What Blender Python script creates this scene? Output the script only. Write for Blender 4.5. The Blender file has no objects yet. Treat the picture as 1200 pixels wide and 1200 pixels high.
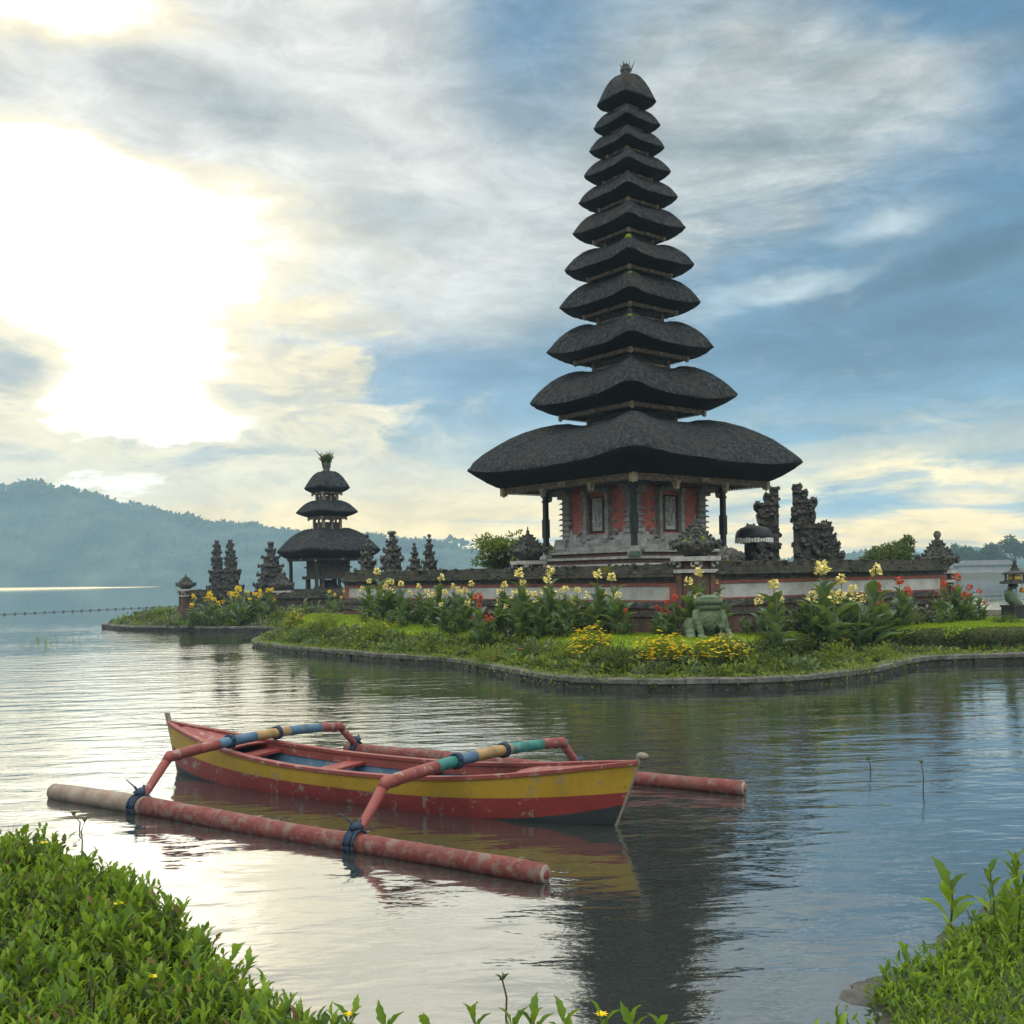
import bpy, math, random
import numpy as np
from mathutils import Vector, Matrix, Euler
R = math.radians
sc = bpy.context.scene
C = sc.collection

# ------------------------------------------------------------------ camera
CAMH, ROLL, F, HY = 2.0, R(1.0), 1200.0, 677.0
cam = bpy.data.cameras.new('camera'); camo = bpy.data.objects.new('camera', cam); C.objects.link(camo)
camo.location = (0, 0, CAMH); camo.rotation_euler = (R(90), ROLL, 0)
cam.sensor_width = 36; cam.lens = 36.0 * F / 1200; cam.shift_y = (HY - 600) / 1200
cam.clip_start = 0.05; cam.clip_end = 6000
sc.camera = camo

# ------------------------------------------------------------------ world: Nishita sky with procedural cloud cover
SUN_AZ, SUN_EL = R(-21.4), R(14.0)
world = bpy.data.worlds.new('World'); sc.world = world; world.use_nodes = True
wt = world.node_tree; wt.nodes.clear()

class E:                                            # tiny expression builder for shader math
    nt = None
    def __init__(s, sock): s.s = sock
    @staticmethod
    def m(op, a, b=None, c=None):
        n = E.nt.nodes.new('ShaderNodeMath'); n.operation = op
        for i, v in enumerate((a, b, c)):
            if v is None: continue
            if isinstance(v, E): E.nt.links.new(v.s, n.inputs[i])
            else: n.inputs[i].default_value = v
        return E(n.outputs[0])
    def __add__(s, o): return E.m('ADD', s, o)
    __radd__ = __add__
    def __sub__(s, o): return E.m('SUBTRACT', s, o)
    def __rsub__(s, o): return E.m('SUBTRACT', o, s)
    def __mul__(s, o): return E.m('MULTIPLY', s, o)
    __rmul__ = __mul__
    def __truediv__(s, o): return E.m('DIVIDE', s, o)
def sstep(v, a, b, lo=0.0, hi=1.0):
    n = E.nt.nodes.new('ShaderNodeMapRange'); n.interpolation_type = 'SMOOTHSTEP'
    E.nt.links.new(v.s, n.inputs[0])
    for i, x in zip((1, 2, 3, 4), (a, b, lo, hi)): n.inputs[i].default_value = x
    return E(n.outputs[0])
def xyz(a, b, c):
    n = E.nt.nodes.new('ShaderNodeCombineXYZ')
    for i, v in enumerate((a, b, c)):
        if isinstance(v, E): E.nt.links.new(v.s, n.inputs[i])
        else: n.inputs[i].default_value = v
    return n.outputs[0]
def noise_e(vec, scale, detail=6, rough=.55, dist=0.0, col=False):
    n = E.nt.nodes.new('ShaderNodeTexNoise'); E.nt.links.new(vec, n.inputs['Vector'])
    n.inputs['Scale'].default_value = scale; n.inputs['Detail'].default_value = detail
    n.inputs['Roughness'].default_value = rough; n.inputs['Distortion'].default_value = dist
    return E(n.outputs[0])
def mixc(f, a, b):
    n = E.nt.nodes.new('ShaderNodeMix'); n.data_type = 'RGBA'
    if isinstance(f, E): E.nt.links.new(f.s, n.inputs[0])
    else: n.inputs[0].default_value = f
    for i, v in ((6, a), (7, b)):
        if isinstance(v, tuple): n.inputs[i].default_value = (*v, 1)
        else: E.nt.links.new(v, n.inputs[i])
    return n.outputs[2]
def vmul(a, v):
    n = E.nt.nodes.new('ShaderNodeVectorMath'); n.operation = 'MULTIPLY'
    E.nt.links.new(a, n.inputs[0])
    if isinstance(v, tuple): n.inputs[1].default_value = v
    else: E.nt.links.new(v, n.inputs[1])
    return n.outputs[0]
def vadd(a, b):
    n = E.nt.nodes.new('ShaderNodeVectorMath'); n.operation = 'ADD'
    E.nt.links.new(a, n.inputs[0]); E.nt.links.new(b, n.inputs[1]); return n.outputs[0]
def cscale(col, f):
    n = E.nt.nodes.new('ShaderNodeVectorMath'); n.operation = 'SCALE'
    if isinstance(col, tuple): n.inputs[0].default_value = col
    else: E.nt.links.new(col, n.inputs[0])
    E.nt.links.new(f.s, n.inputs['Scale']); return n.outputs[0]

E.nt = wt
tc = wt.nodes.new('ShaderNodeTexCoord')
sp = wt.nodes.new('ShaderNodeSeparateXYZ'); wt.links.new(tc.outputs['Generated'], sp.inputs[0])
dx, dy, dz = E(sp.outputs[0]), E(sp.outputs[1]), E(sp.outputs[2])
AZ = E.m('ARCTAN2', dx, dy); EL = E.m('ARCSINE', dz)
ez = E.m('ABSOLUTE', dz)
cx, cy = dx / (ez + .16), dy / (ez + .16)            # cloud deck seen in perspective
deck = xyz(cx, cy, 0.0)
ang = xyz(AZ, EL, 0.0)
wob = noise_e(deck, 1.3, 4, .55, .4) - .5
wob2 = noise_e(xyz(cx + 7.3, cy + 2.1, 0.0), 1.6, 5, .6, .4) - .5
A = AZ + wob * .16; B = EL + wob2 * .10
def ae(px, py):
    u, v = px - 600, HY - py
    uu = u * math.cos(ROLL) + v * math.sin(ROLL); vv = v * math.cos(ROLL) - u * math.sin(ROLL)
    return math.atan2(uu, F), math.atan2(vv, math.hypot(uu, F))
def blob_e(px, py, rx, ry, rot=0.0, raw=False):      # soft ellipse round a sky direction
    a, e = ae(px, py); sx, sy = rx / F, ry / F
    U, V = ((AZ, EL) if raw else (A, B))
    u, v = U - a, V - e
    if rot:
        c, s = math.cos(rot), math.sin(rot)
        u, v = u * c + v * s, v * c - u * s
    q = E.m('POWER', u / sx, 2.0) + E.m('POWER', v / sy, 2.0)
    return E.m('EXPONENT', q * -1.0)

sky = wt.nodes.new('ShaderNodeTexSky'); sky.sky_type = 'NISHITA'; sky.sun_disc = False
sky.sun_elevation = SUN_EL; sky.sun_rotation = SUN_AZ; sky.altitude = 1200
sky.air_density = 1.0; sky.dust_density = 0.6; sky.ozone_density = 1.5
base = vmul(sky.outputs[0], (.085, .085, .085))
blue = mixc(sstep(EL, .02, .22), (.18, .42, .58), (.075, .21, .36))
base = mixc(.75, base, blue)
# fine structure
n1 = noise_e(deck, 1.1, 9, .62, .45)
n2 = noise_e(xyz(cx * .8 + 3.1, cy * 1.5 - 4.2, 0.3), 1.9, 9, .64, .45)
n3 = noise_e(xyz(AZ * 1.0, EL * 4.5, 1.7), 9.0, 7, .6, .6)
# where the deck is thick
thick = (n1 - .5) * 1.6 + .30
thick = thick + blob_e(330, 110, 430, 260) * .75 + blob_e(480, 270, 260, 120) * .35 + blob_e(870, 170, 260, 150, R(25)) * .62 \
    + blob_e(1130, 130, 160, 110) * .35 + blob_e(150, 430, 330, 180) * .6 \
    - blob_e(1090, 350, 300, 130, R(8)) * .75 - blob_e(615, 70, 130, 170) * .62 - blob_e(1110, 10, 200, 60) * .6 - blob_e(520, 470, 230, 85, R(-8)) * .62 \
    - blob_e(960, 470, 330, 60) * .5
cover = sstep(thick, .15, .85)
grey = mixc(sstep(n2, .35, .66), (.25, .305, .33), (.66, .675, .655))
warm = blob_e(200, 270, 540, 370, raw=True)
grey = mixc(sstep(warm, .15, .95, 0, .85), grey, (.80, .79, .74))
shade = blob_e(440, 255, 200, 36, R(4)) * .8 + blob_e(280, 130, 230, 34, R(-5)) * .8 + blob_e(0, 430, 75, 75) * 1.0 \
    + blob_e(185, 545, 45, 18) * .7 + blob_e(235, 470, 45, 13) * .5 + blob_e(310, 55, 60, 60) * .25
grey = mixc(sstep(shade, .1, .9, 0, .9), grey, (.37, .41, .41))
col = mixc(cover, base, grey)
# blue-grey bars low on the right
bars = sstep(n3, .44, .58)
lowr = blob_e(1080, 340, 330, 120) * .9
col = mixc(bars * lowr, col, (.095, .20, .30))
col = mixc(blob_e(1130, 300, 200, 26, R(6)) * .85, col, (.045, .115, .19))
col = mixc(blob_e(1060, 395, 270, 34, R(3)) * .85, col, (.04, .125, .22))
col = mixc(blob_e(905, 335, 85, 9, R(12)) * .8, col, (.62, .74, .78))
col = mixc(blob_e(1030, 258, 60, 12, R(4)) * .7, col, (.62, .70, .72))
# cream light along the horizon
hz = sstep(EL, .165, .03)
n4 = noise_e(xyz(AZ * 1.0, EL * 7.0, 4.0), 5.5, 6, .55, .4)
hzc = hz * sstep(n4 + blob_e(150, 560, 520, 110, raw=True) * .2, .36, .58)
col = mixc(hzc * .92, col, (1.55, 1.10, .40))
col = mixc(blob_e(1060, 556, 190, 15, R(1)) * .85, col, (1.7, 1.3, .55))
col = mixc(blob_e(1000, 585, 260, 10, R(3)) * .6, col, (.25, .45, .62))
# broken cream cloud under and right of the sun
fr_ = noise_e(xyz(AZ * 1.0, EL * 2.6, 2.2), 11.0, 7, .62, .8)
pat = blob_e(215, 430, 215, 95, raw=True) + blob_e(120, 545, 330, 60, raw=True) * .8
col = mixc(sstep(fr_ * 1.0 + pat * .42, .60, .84) * sstep(pat, .06, .40), col, (1.02, .86, .54))
col = mixc(sstep(noise_e(xyz(AZ * 1.0 + 3.0, EL * 3.4, 6.2), 8.0, 6, .6, .5) + pat * .10, .58, .72) * pat * .8, col, (.40, .43, .43))
fine_ = noise_e(xyz(AZ * 1.0 + 5.0, EL * 2.3, 3.7), 12.0, 8, .66, .4)
col = cscale(col, sstep(fine_, .30, .70, .80, 1.16))
# the sun burning through the cloud
rag = (noise_e(xyz(cx * .9, cy * 1.2, 8.0), 2.6, 7, .6, .8) - .5) * 1.0
g = blob_e(120, 305, 200, 90, R(6)) * 1.35 + blob_e(150, 420, 120, 90) * .8 + blob_e(170, 485, 120, 28) * .8 + blob_e(40, 30, 150, 85) * 1.0 \
    + blob_e(40, 178, 120, 24) * .95 + blob_e(110, 585, 110, 26) * .5 - blob_e(0, 430, 70, 60) * 1.0 - blob_e(200, 125, 260, 42, R(-4)) * .9
rag2 = (noise_e(xyz(AZ * 1.0, EL * 2.0, 11.0), 13.0, 7, .62, .5) - .5) * (1.0 + 1.6 * sstep(EL, .22, .10))
hot = sstep(g + rag * .9 + rag2 * .9, .48, .95)
halo = sstep(g + rag * .5 + rag2 * .7, .02, .72)
col = mixc(halo * .85, col, (1.02, .88, .58))
col = mixc(hot, col, (1.8, 1.68, 1.42))
veil = blob_e(130, 320, 330, 180, raw=True) * sstep(noise_e(xyz(AZ * 1.0, EL * 2.2, 9.0), 7.0, 6, .6, .8), .30, .66, .15, 1.0)
col = vadd(col, cscale((.22, .19, .14), veil))
# unseen sky overhead and behind the camera: cloud brightened to light the foreground
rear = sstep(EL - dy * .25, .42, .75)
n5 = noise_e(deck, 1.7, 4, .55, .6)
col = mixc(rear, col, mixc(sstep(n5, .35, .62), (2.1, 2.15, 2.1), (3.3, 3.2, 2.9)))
# below the horizon
col = mixc(sstep(EL, -.02, -.12), col, (.20, .25, .27))
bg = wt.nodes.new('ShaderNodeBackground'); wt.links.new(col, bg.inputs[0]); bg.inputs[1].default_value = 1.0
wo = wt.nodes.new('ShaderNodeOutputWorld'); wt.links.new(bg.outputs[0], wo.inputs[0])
world.cycles.sampling_method = 'AUTOMATIC'

# ------------------------------------------------------------------ sun (veiled by cloud) and exposure
sl = bpy.data.lights.new('sun', 'SUN'); so = bpy.data.objects.new('sun', sl); C.objects.link(so)
sl.energy = .65; sl.angle = R(62.0); sl.color = (1.0, .83, .52)
tosun = Vector((math.sin(SUN_AZ) * math.cos(SUN_EL), math.cos(SUN_AZ) * math.cos(SUN_EL), math.sin(SUN_EL)))
so.rotation_euler = tosun.to_track_quat('Z', 'Y').to_euler(); so.location = (0, 0, 40)
sc.view_settings.view_transform = 'Standard'; sc.view_settings.look = 'None'
sc.view_settings.exposure = 0.18; sc.view_settings.gamma = 1.0; sc.view_settings.use_curve_mapping = False
sc.render.engine = 'CYCLES'
sc.cycles.max_bounces = 6; sc.cycles.diffuse_bounces = 2; sc.cycles.glossy_bounces = 3
sc.cycles.transmission_bounces = 4; sc.cycles.volume_bounces = 1; sc.cycles.transparent_max_bounces = 12
sc.cycles.use_denoising = True
try: sc.cycles.denoiser = 'OPENIMAGEDENOISE'
except Exception: pass
sc.cycles.caustics_reflective = False; sc.cycles.caustics_refractive = False
sc.cycles.sample_clamp_indirect = 6.0

# ------------------------------------------------------------------ helpers
def hor(px): return HY - (px - 600) * math.tan(ROLL)
def at(px, py, Y):                                    # photo direction carried out to distance Y
    u, v = px - 600, HY - py
    uu = u * math.cos(ROLL) + v * math.sin(ROLL); vv = v * math.cos(ROLL) - u * math.sin(ROLL)
    return Vector((uu / F * Y, Y, CAMH + vv / F * Y))
def sm(x, a, b):
    t = np.clip((np.asarray(x, float) - a) / (b - a), 0, 1); return t * t * (3 - 2 * t)
def lerp(a, b, t): return a + (b - a) * t

class MB:                                             # collects shapes for ONE mesh
    def __init__(s): s.v, s.f, s.mi, s.sm = [], [], [], []
    def add(s, vs, fs, mi=0, smooth=False):
        o = len(s.v); s.v += [tuple(p) for p in vs]
        for f in fs: s.f.append(tuple(i + o for i in f)); s.mi.append(mi); s.sm.append(smooth)
        return s
    def box(s, c, d, rz=0.0, mi=0, top=None, rot=None):        # top: scale of the top face
        x, y, z = d[0] / 2, d[1] / 2, d[2] / 2; t = 1 if top is None else top
        P = [(-x, -y, -z), (x, -y, -z), (x, y, -z), (-x, y, -z), (-x * t, -y * t, z), (x * t, -y * t, z), (x * t, y * t, z), (-x * t, y * t, z)]
        M = rot if rot is not None else Matrix.Rotation(rz, 3, 'Z'); c = Vector(c)
        return s.add([c + M @ Vector(p) for p in P], [(0, 3, 2, 1), (4, 5, 6, 7), (0, 1, 5, 4), (1, 2, 6, 5), (2, 3, 7, 6), (3, 0, 4, 7)], mi)
    def loft(s, rings, mi=0, smooth=True, cap0=True, cap1=True, closed=True):
        n = len(rings[0]); vs = [p for r in rings for p in r]; fs = []
        for i in range(len(rings) - 1):
            for j in range(n if closed else n - 1):
                k = (j + 1) % n; fs.append((i * n + j, i * n + k, (i + 1) * n + k, (i + 1) * n + j))
        if cap0: fs.append(tuple(range(n))[::-1])
        if cap1: fs.append(tuple((len(rings) - 1) * n + j for j in range(n)))
        return s.add(vs, fs, mi, smooth)
    def lathe(s, prof, c=(0, 0, 0), n=12, mi=0, smooth=True, p=2.0, rz=0.0, jit=0.0, rng=None):   # p > 2: squarish plan
        rings = []
        for r, z in prof:
            ring = []
            for j in range(n):
                a = 2 * math.pi * (j + .5) / n
                q = 1 / (abs(math.cos(a)) ** p + abs(math.sin(a)) ** p) ** (1 / p)
                k = r * q * (1 + (rng.uniform(-jit, jit) if jit else 0))
                ring.append((c[0] + k * math.cos(a + rz), c[1] + k * math.sin(a + rz), c[2] + z))
            rings.append(ring)
        return s.loft(rings, mi, smooth)
    def tube(s, pts, rad, n=8, mi=0, smooth=True):
        pts = [Vector(p) for p in pts]; rad = [rad] * len(pts) if isinstance(rad, (int, float)) else rad
        rings = []; up = Vector((0, 0, 1))
        for i, p in enumerate(pts):
            d = (pts[min(i + 1, len(pts) - 1)] - pts[max(i - 1, 0)]).normalized()
            a = up.cross(d) if abs(d.dot(up)) < .95 else Vector((1, 0, 0)).cross(d)
            a.normalize(); b = d.cross(a)
            rings.append([p + (a * math.cos(t) + b * math.sin(t)) * rad[i] for t in [2 * math.pi * j / n for j in range(n)]])
        return s.loft(rings, mi, smooth)
    def blob(s, c, r, rng=None, jit=.18, mi=0, nu=7, nv=4, rot=None, smooth=True):
        r = (r, r, r) if isinstance(r, (int, float)) else r; c = Vector(c); vs = []; fs = []
        def pt(a, b):
            k = 1 + (rng.uniform(-jit, jit) if rng else 0)
            p = Vector((math.cos(a) * math.sin(b) * r[0] * k, math.sin(a) * math.sin(b) * r[1] * k, -math.cos(b) * r[2] * k))
            return c + (rot @ p if rot is not None else p)
        vs.append(pt(0, 0))
        for i in range(1, nv):
            for j in range(nu): vs.append(pt(2 * math.pi * j / nu, math.pi * i / nv))
        vs.append(pt(0, math.pi)); L = len(vs) - 1
        for j in range(nu):
            k = (j + 1) % nu; fs.append((0, 1 + k, 1 + j)); fs.append((L, L - nu + j, L - nu + k))
            for i in range(nv - 2): fs.append((1 + i * nu + j, 1 + i * nu + k, 1 + (i + 1) * nu + k, 1 + (i + 1) * nu + j))
        return s.add(vs, fs, mi, smooth)
    def build(s, name, mats, parent=None, world=False):
        me = bpy.data.meshes.new(name)
        vs = s.v
        if world and parent is not None:
            iv = (Matrix.Translation(parent.location) @ parent.rotation_euler.to_matrix().to_4x4()).inverted(); vs = [tuple(iv @ Vector(p)) for p in vs]
        me.from_pydata(vs, [], s.f)
        for m in (mats if isinstance(mats, (list, tuple)) else [mats]): me.materials.append(m)
        me.polygons.foreach_set('material_index', s.mi); me.polygons.foreach_set('use_smooth', s.sm)
        me.update()
        o = bpy.data.objects.new(name, me); C.objects.link(o)
        if parent is not None: o.parent = parent
        return o

def np_mesh(name, V, Q, T, mats, mi=None, smooth=False):       # numpy verts, quads, tris -> mesh data
    me = bpy.data.meshes.new(name); V = np.asarray(V, np.float32); nq, nt_ = len(Q), len(T)
    me.vertices.add(len(V)); me.vertices.foreach_set('co', V.ravel())
    idx = np.concatenate([np.asarray(Q, np.int32).ravel(), np.asarray(T, np.int32).ravel()])
    me.loops.add(len(idx)); me.loops.foreach_set('vertex_index', idx)
    me.polygons.add(nq + nt_)
    st = np.concatenate([np.arange(nq) * 4, nq * 4 + np.arange(nt_) * 3]).astype(np.int32)
    me.polygons.foreach_set('loop_start', st)
    for m in (mats if isinstance(mats, (list, tuple)) else [mats]): me.materials.append(m)
    if mi is not None: me.polygons.foreach_set('material_index', np.asarray(mi, np.int32))
    me.polygons.foreach_set('use_smooth', np.full(nq + nt_, smooth))
    me.update(calc_edges=True); me.validate(); return me
def link(name, me, parent=None, loc=(0, 0, 0), rz=0.0):
    o = bpy.data.objects.new(name, me); C.objects.link(o); o.location = loc; o.rotation_euler = (0, 0, rz)
    if parent is not None: o.parent = parent
    return o

LEAF = {
 'blade': (np.array([(0, -.35, 0), (0, .35, 0), (.5, -.5, .04), (.5, .5, .04), (1, 0, -.14)]), [(0, 2, 3, 1)], [(2, 4, 3)]),                                              # templates: along x, width in y, z up
 'quad': (np.array([(0, 0, 0), (.45, -.5, .08), (1, 0, -.12), (.45, .5, .08)]), [(0, 1, 2, 3)], []),
 'fold': (np.array([(0, 0, 0), (.4, -.5, .14), (.4, 0, 0), (.4, .5, .14), (.75, -.34, .04), (.75, 0, -.06), (.75, .34, .04), (1, 0, -.22)]),
          [(1, 4, 5, 2), (2, 5, 6, 3)], [(0, 1, 2), (0, 2, 3), (4, 7, 5), (5, 7, 6)]),
 'broad': (np.array([(0, 0, 0), (.2, -.36, .10), (.2, 0, .02), (.2, .36, .10), (.45, -.5, .16), (.45, 0, .04), (.45, .5, .16), (.75, -.36, .03), (.75, 0, -.06), (.75, .36, .03), (1, 0, -.25)]),
          [(1, 4, 5, 2), (2, 5, 6, 3), (4, 7, 8, 5), (5, 8, 9, 6)], [(0, 1, 2), (0, 2, 3), (7, 10, 8), (8, 10, 9)]),
 'toothed': (np.array([(0, 0, 0), (.18, -.2, .05), (.18, 0, 0), (.18, .2, .05), (.42, -.5, .13), (.42, 0, .02), (.42, .5, .13), (.52, -.34, .09), (.52, 0, .02), (.52, .34, .09),
              (.68, -.38, .07), (.68, 0, -.01), (.68, .38, .07), (.78, -.2, .03), (.78, 0, -.05), (.78, .2, .03), (1, 0, -.17)]),
          [(1, 4, 5, 2), (2, 5, 6, 3), (4, 7, 8, 5), (5, 8, 9, 6), (7, 10, 11, 8), (8, 11, 12, 9), (10, 13, 14, 11), (11, 14, 15, 12)], [(0, 1, 2), (0, 2, 3), (13, 16, 14), (14, 16, 15)]),
}
def leaves(P, D, L, W, kind='fold', roll=0.6, rs=None):        # one leaf per row: base P, direction D
    P = np.asarray(P, float); D = np.asarray(D, float); n = len(P); rs = rs or np.random.RandomState(1)
    D = D / (np.linalg.norm(D, axis=1, keepdims=True) + 1e-9)
    up = np.tile((0., 0., 1.), (n, 1)) + rs.uniform(-roll, roll, (n, 3))
    S = np.cross(up, D); S /= np.linalg.norm(S, axis=1, keepdims=True) + 1e-9
    U = np.cross(D, S)
    L = np.broadcast_to(L, n)[:, None, None]; W = np.broadcast_to(W, n)[:, None, None]
    tv, tq, tt = LEAF[kind]; m = len(tv)
    V = P[:, None, :] + D[:, None, :] * tv[None, :, 0:1] * L + S[:, None, :] * tv[None, :, 1:2] * W + U[:, None, :] * tv[None, :, 2:3] * L
    off = (np.arange(n) * m)[:, None, None]
    Q = (np.array(tq)[None] + off).reshape(-1, 4) if tq else np.zeros((0, 4), int)
    T = (np.array(tt)[None] + off).reshape(-1, 3) if tt else np.zeros((0, 3), int)
    return V.reshape(-1, 3), Q, T
def merge(*packs):
    Vs, Qs, Ts, o = [], [], [], 0
    for V, Q, T in packs: Vs.append(V); Qs.append(Q + o); Ts.append(T + o); o += len(V)
    return np.concatenate(Vs), np.concatenate(Qs), np.concatenate(Ts)
def rdir(rs, n, zlo=-1.0):
    z = rs.uniform(zlo, 1, n); a = rs.uniform(0, 2 * np.pi, n); r = np.sqrt(np.clip(1 - z * z, 0, 1))
    return np.stack([r * np.cos(a), r * np.sin(a), z], 1)

def tag(o, label=None, cat=None, group=None, kind=None):
    for k, v in (('label', label), ('category', cat), ('group', group), ('kind', kind)):
        if v: o[k] = v
    return o
def thing(name, loc, label, cat, group=None, rz=0.0):
    o = bpy.data.objects.new(name, None); C.objects.link(o); o.location = loc; o.rotation_euler = (0, 0, rz); o.empty_display_size = .2
    return tag(o, label, cat, group)
def kids(o): return [c for c in bpy.data.objects if c.parent is o]
def copy_thing(root, loc, rz, label, group=None, s=1.0):
    def rec(o, par):
        c = o.copy(); C.objects.link(c)
        if par is not None: c.parent = par
        for ch in KIDS.setdefault(o.name, kids(o)): rec(ch, c)
        return c
    r = rec(root, None); r.location = loc; r.rotation_euler = (0, 0, rz); r.scale = (s, s, s)
    r['label'] = label
    if group: r['group'] = group
    return r
KIDS = {}
ORD = ('first second third fourth fifth sixth seventh eighth ninth tenth eleventh twelfth thirteenth fourteenth fifteenth sixteenth seventeenth eighteenth nineteenth twentieth '
       'twenty-first twenty-second twenty-third twenty-fourth twenty-fifth twenty-sixth twenty-seventh twenty-eighth twenty-ninth thirtieth').split()

# ------------------------------------------------------------------ materials
MATS = {}
def mat(name, stops, scale=6.0, rough=.85, bump=.3, bscale=None, stretch=(1, 1, 1), detail=7, dist=0.0, spec=.3, transl=0.0, island=0.0, mottled=None, bdist=.02, metal=0.0, coat=0.0, coord='Object', voro=0.0):
    m = bpy.data.materials.new(name); m.use_nodes = True; t = m.node_tree; E.nt = t
    b = t.nodes['Principled BSDF']; tcn = t.nodes.new('ShaderNodeTexCoord'); mp = t.nodes.new('ShaderNodeMapping')
    mp.inputs['Scale'].default_value = stretch; t.links.new(tcn.outputs[coord], mp.inputs[0])
    n = noise_e(mp.outputs[0], scale, detail, .6, dist)
    f = n
    if island:
        g = t.nodes.new('ShaderNodeNewGeometry'); f = n * (1 - island) + E(g.outputs['Random Per Island']) * island
    r = t.nodes.new('ShaderNodeValToRGB'); t.links.new(f.s, r.inputs[0]); el = r.color_ramp.elements
    while len(el) < len(stops): el.new(.5)
    for e, (p, c) in zip(el, stops): e.position = p; e.color = (*c, 1)
    colr = r.outputs[0]
    if mottled:                                       # (scale, lo, hi, colour, amount): patches of lichen, wear, moss
        for sc_, lo, hi, cc, am in (mottled if isinstance(mottled, list) else [mottled]):
            k = sstep(noise_e(tcn.outputs[coord], sc_, 6, .62, .3), lo, hi) * am
            colr = mixc(k, colr, cc)
    t.links.new(colr, b.inputs['Base Color'])
    b.inputs['Roughness'].default_value = rough; b.inputs['Specular IOR Level'].default_value = spec
    b.inputs['Metallic'].default_value = metal; b.inputs['Coat Weight'].default_value = coat
    if bump:
        h = noise_e(mp.outputs[0], bscale or scale * 2.5, 8, .65, dist)
        if voro:
            vn = t.nodes.new('ShaderNodeTexVoronoi'); vn.inputs['Scale'].default_value = voro; t.links.new(tcn.outputs[coord], vn.inputs['Vector'])
            h = h + E(vn.outputs['Distance']) * .8
        bn = t.nodes.new('ShaderNodeBump'); bn.inputs['Strength'].default_value = bump; bn.inputs['Distance'].default_value = bdist
        t.links.new(h.s, bn.inputs['Height']); t.links.new(bn.outputs[0], b.inputs['Normal'])
    if transl:
        tr = t.nodes.new('ShaderNodeBsdfTranslucent'); mx = t.nodes.new('ShaderNodeMixShader')
        tcol = mixc(.55, colr, (.30, .42, .03)); t.links.new(tcol, tr.inputs[0])
        mx.inputs[0].default_value = transl
        t.links.new(b.outputs[0], mx.inputs[1]); t.links.new(tr.outputs[0], mx.inputs[2])
        t.links.new(mx.outputs[0], t.nodes['Material Output'].inputs[0])
    MATS[name] = m; return m
thatch = mat('thatch', [(.28, (.008, .010, .012)), (.48, (.023, .027, .030)), (.70, (.066, .071, .071))], 5, .95, 1.0, 9, (2.6, 2.6, .4), bdist=.09, spec=.1,
             mottled=[(1.1, .52, .68, (.050, .044, .030), .5), (1.6, .68, .76, (.05, .062, .015), .4)])
thatch_cut = mat('thatch_cut_edge', [(.3, (.010, .012, .014)), (.7, (.030, .033, .036))], 9, .95, 1.0, 16, (6, 6, .7), bdist=.05, spec=.1)
eave = mat('eave_wood', [(.3, (.12, .095, .078)), (.55, (.32, .25, .195)), (.8, (.50, .41, .31))], 14, .8, .8, 30, (1, 1, 1), voro=22, bdist=.015)
gold = mat('carved_gilt', [(.3, (.14, .11, .075)), (.55, (.46, .37, .24)), (.85, (.66, .55, .38))], 16, .55, 1.0, 30, voro=18, bdist=.02)
darkwood = mat('dark_wood', [(.3, (.012, .013, .014)), (.7, (.04, .04, .04))], 8, .6, .3, 20, (1, 1, .2))
stone = mat('grey_stone', [(.25, (.15, .15, .14)), (.5, (.33, .33, .31)), (.78, (.50, .49, .46))], 5, .9, .9, 16, voro=9, bdist=.02, mottled=(2.5, .52, .7, (.10, .105, .085), .6))
palestone = mat('pale_stone', [(.25, (.27, .27, .255)), (.6, (.50, .50, .47)), (.85, (.64, .63, .59))], 4, .9, .6, 14, bdist=.015, mottled=(3.0, .55, .75, (.16, .16, .13), .6))
oldstone = mat('weathered_stone', [(.25, (.018, .019, .018)), (.55, (.065, .065, .058)), (.8, (.16, .15, .13))], 6, .95, 1.0, 14, voro=8, bdist=.04, mottled=[(4, .56, .7, (.14, .09, .055), .5), (3, .62, .74, (.07, .085, .02), .5)])
redwall = mat('red_plaster', [(.3, (.34, .11, .09)), (.6, (.54, .18, .145)), (.85, (.63, .27, .23))], 4, .9, .3, 20, mottled=(3, .55, .8, (.26, .10, .08), .6))
brick = mat('old_brick', [(.3, (.060, .036, .030)), (.6, (.125, .066, .052)), (.85, (.20, .11, .09))], 5, .92, .7, 18, mottled=(3, .45, .65, (.055, .050, .042), .8))
redline = mat('red_brick_line', [(.3, (.16, .055, .042)), (.6, (.26, .085, .065)), (.85, (.32, .14, .11))], 5, .92, .7, 18, mottled=(3, .5, .7, (.09, .07, .055), .7))
panel = mat('grey_render', [(.3, (.27, .27, .26)), (.6, (.42, .42, .40)), (.85, (.52, .51, .48))], 2.5, .9, .3, 14, mottled=[(1.6, .5, .72, (.20, .19, .16), .6), (5, .6, .75, (.15, .14, .11), .5)])
mossy = mat('mossy_coping', [(.3, (.022, .022, .017)), (.6, (.065, .062, .047)), (.85, (.12, .11, .085))], 5, .95, 1.0, 14, voro=7, bdist=.03, mottled=[(1.2, .58, .68, (.15, .15, .012), .8), (6, .6, .7, (.09, .095, .03), .4)])
kerbm = mat('kerb_stone', [(.25, (.045, .045, .042)), (.55, (.115, .115, .105)), (.8, (.22, .215, .195))], 4, .85, 1.0, 14, bdist=.04, voro=5, mottled=[(1.3, .5, .66, (.032, .036, .018), .75), (.7, .58, .7, (.14, .135, .115), .6)])
kerbwet = mat('wet_kerb_stone', [(.25, (.016, .017, .015)), (.55, (.042, .043, .038)), (.8, (.095, .092, .08))], 4, .6, 1.0, 14, bdist=.05, voro=6, mottled=[(1.6, .45, .62, (.022, .028, .012), .8)])
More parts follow.
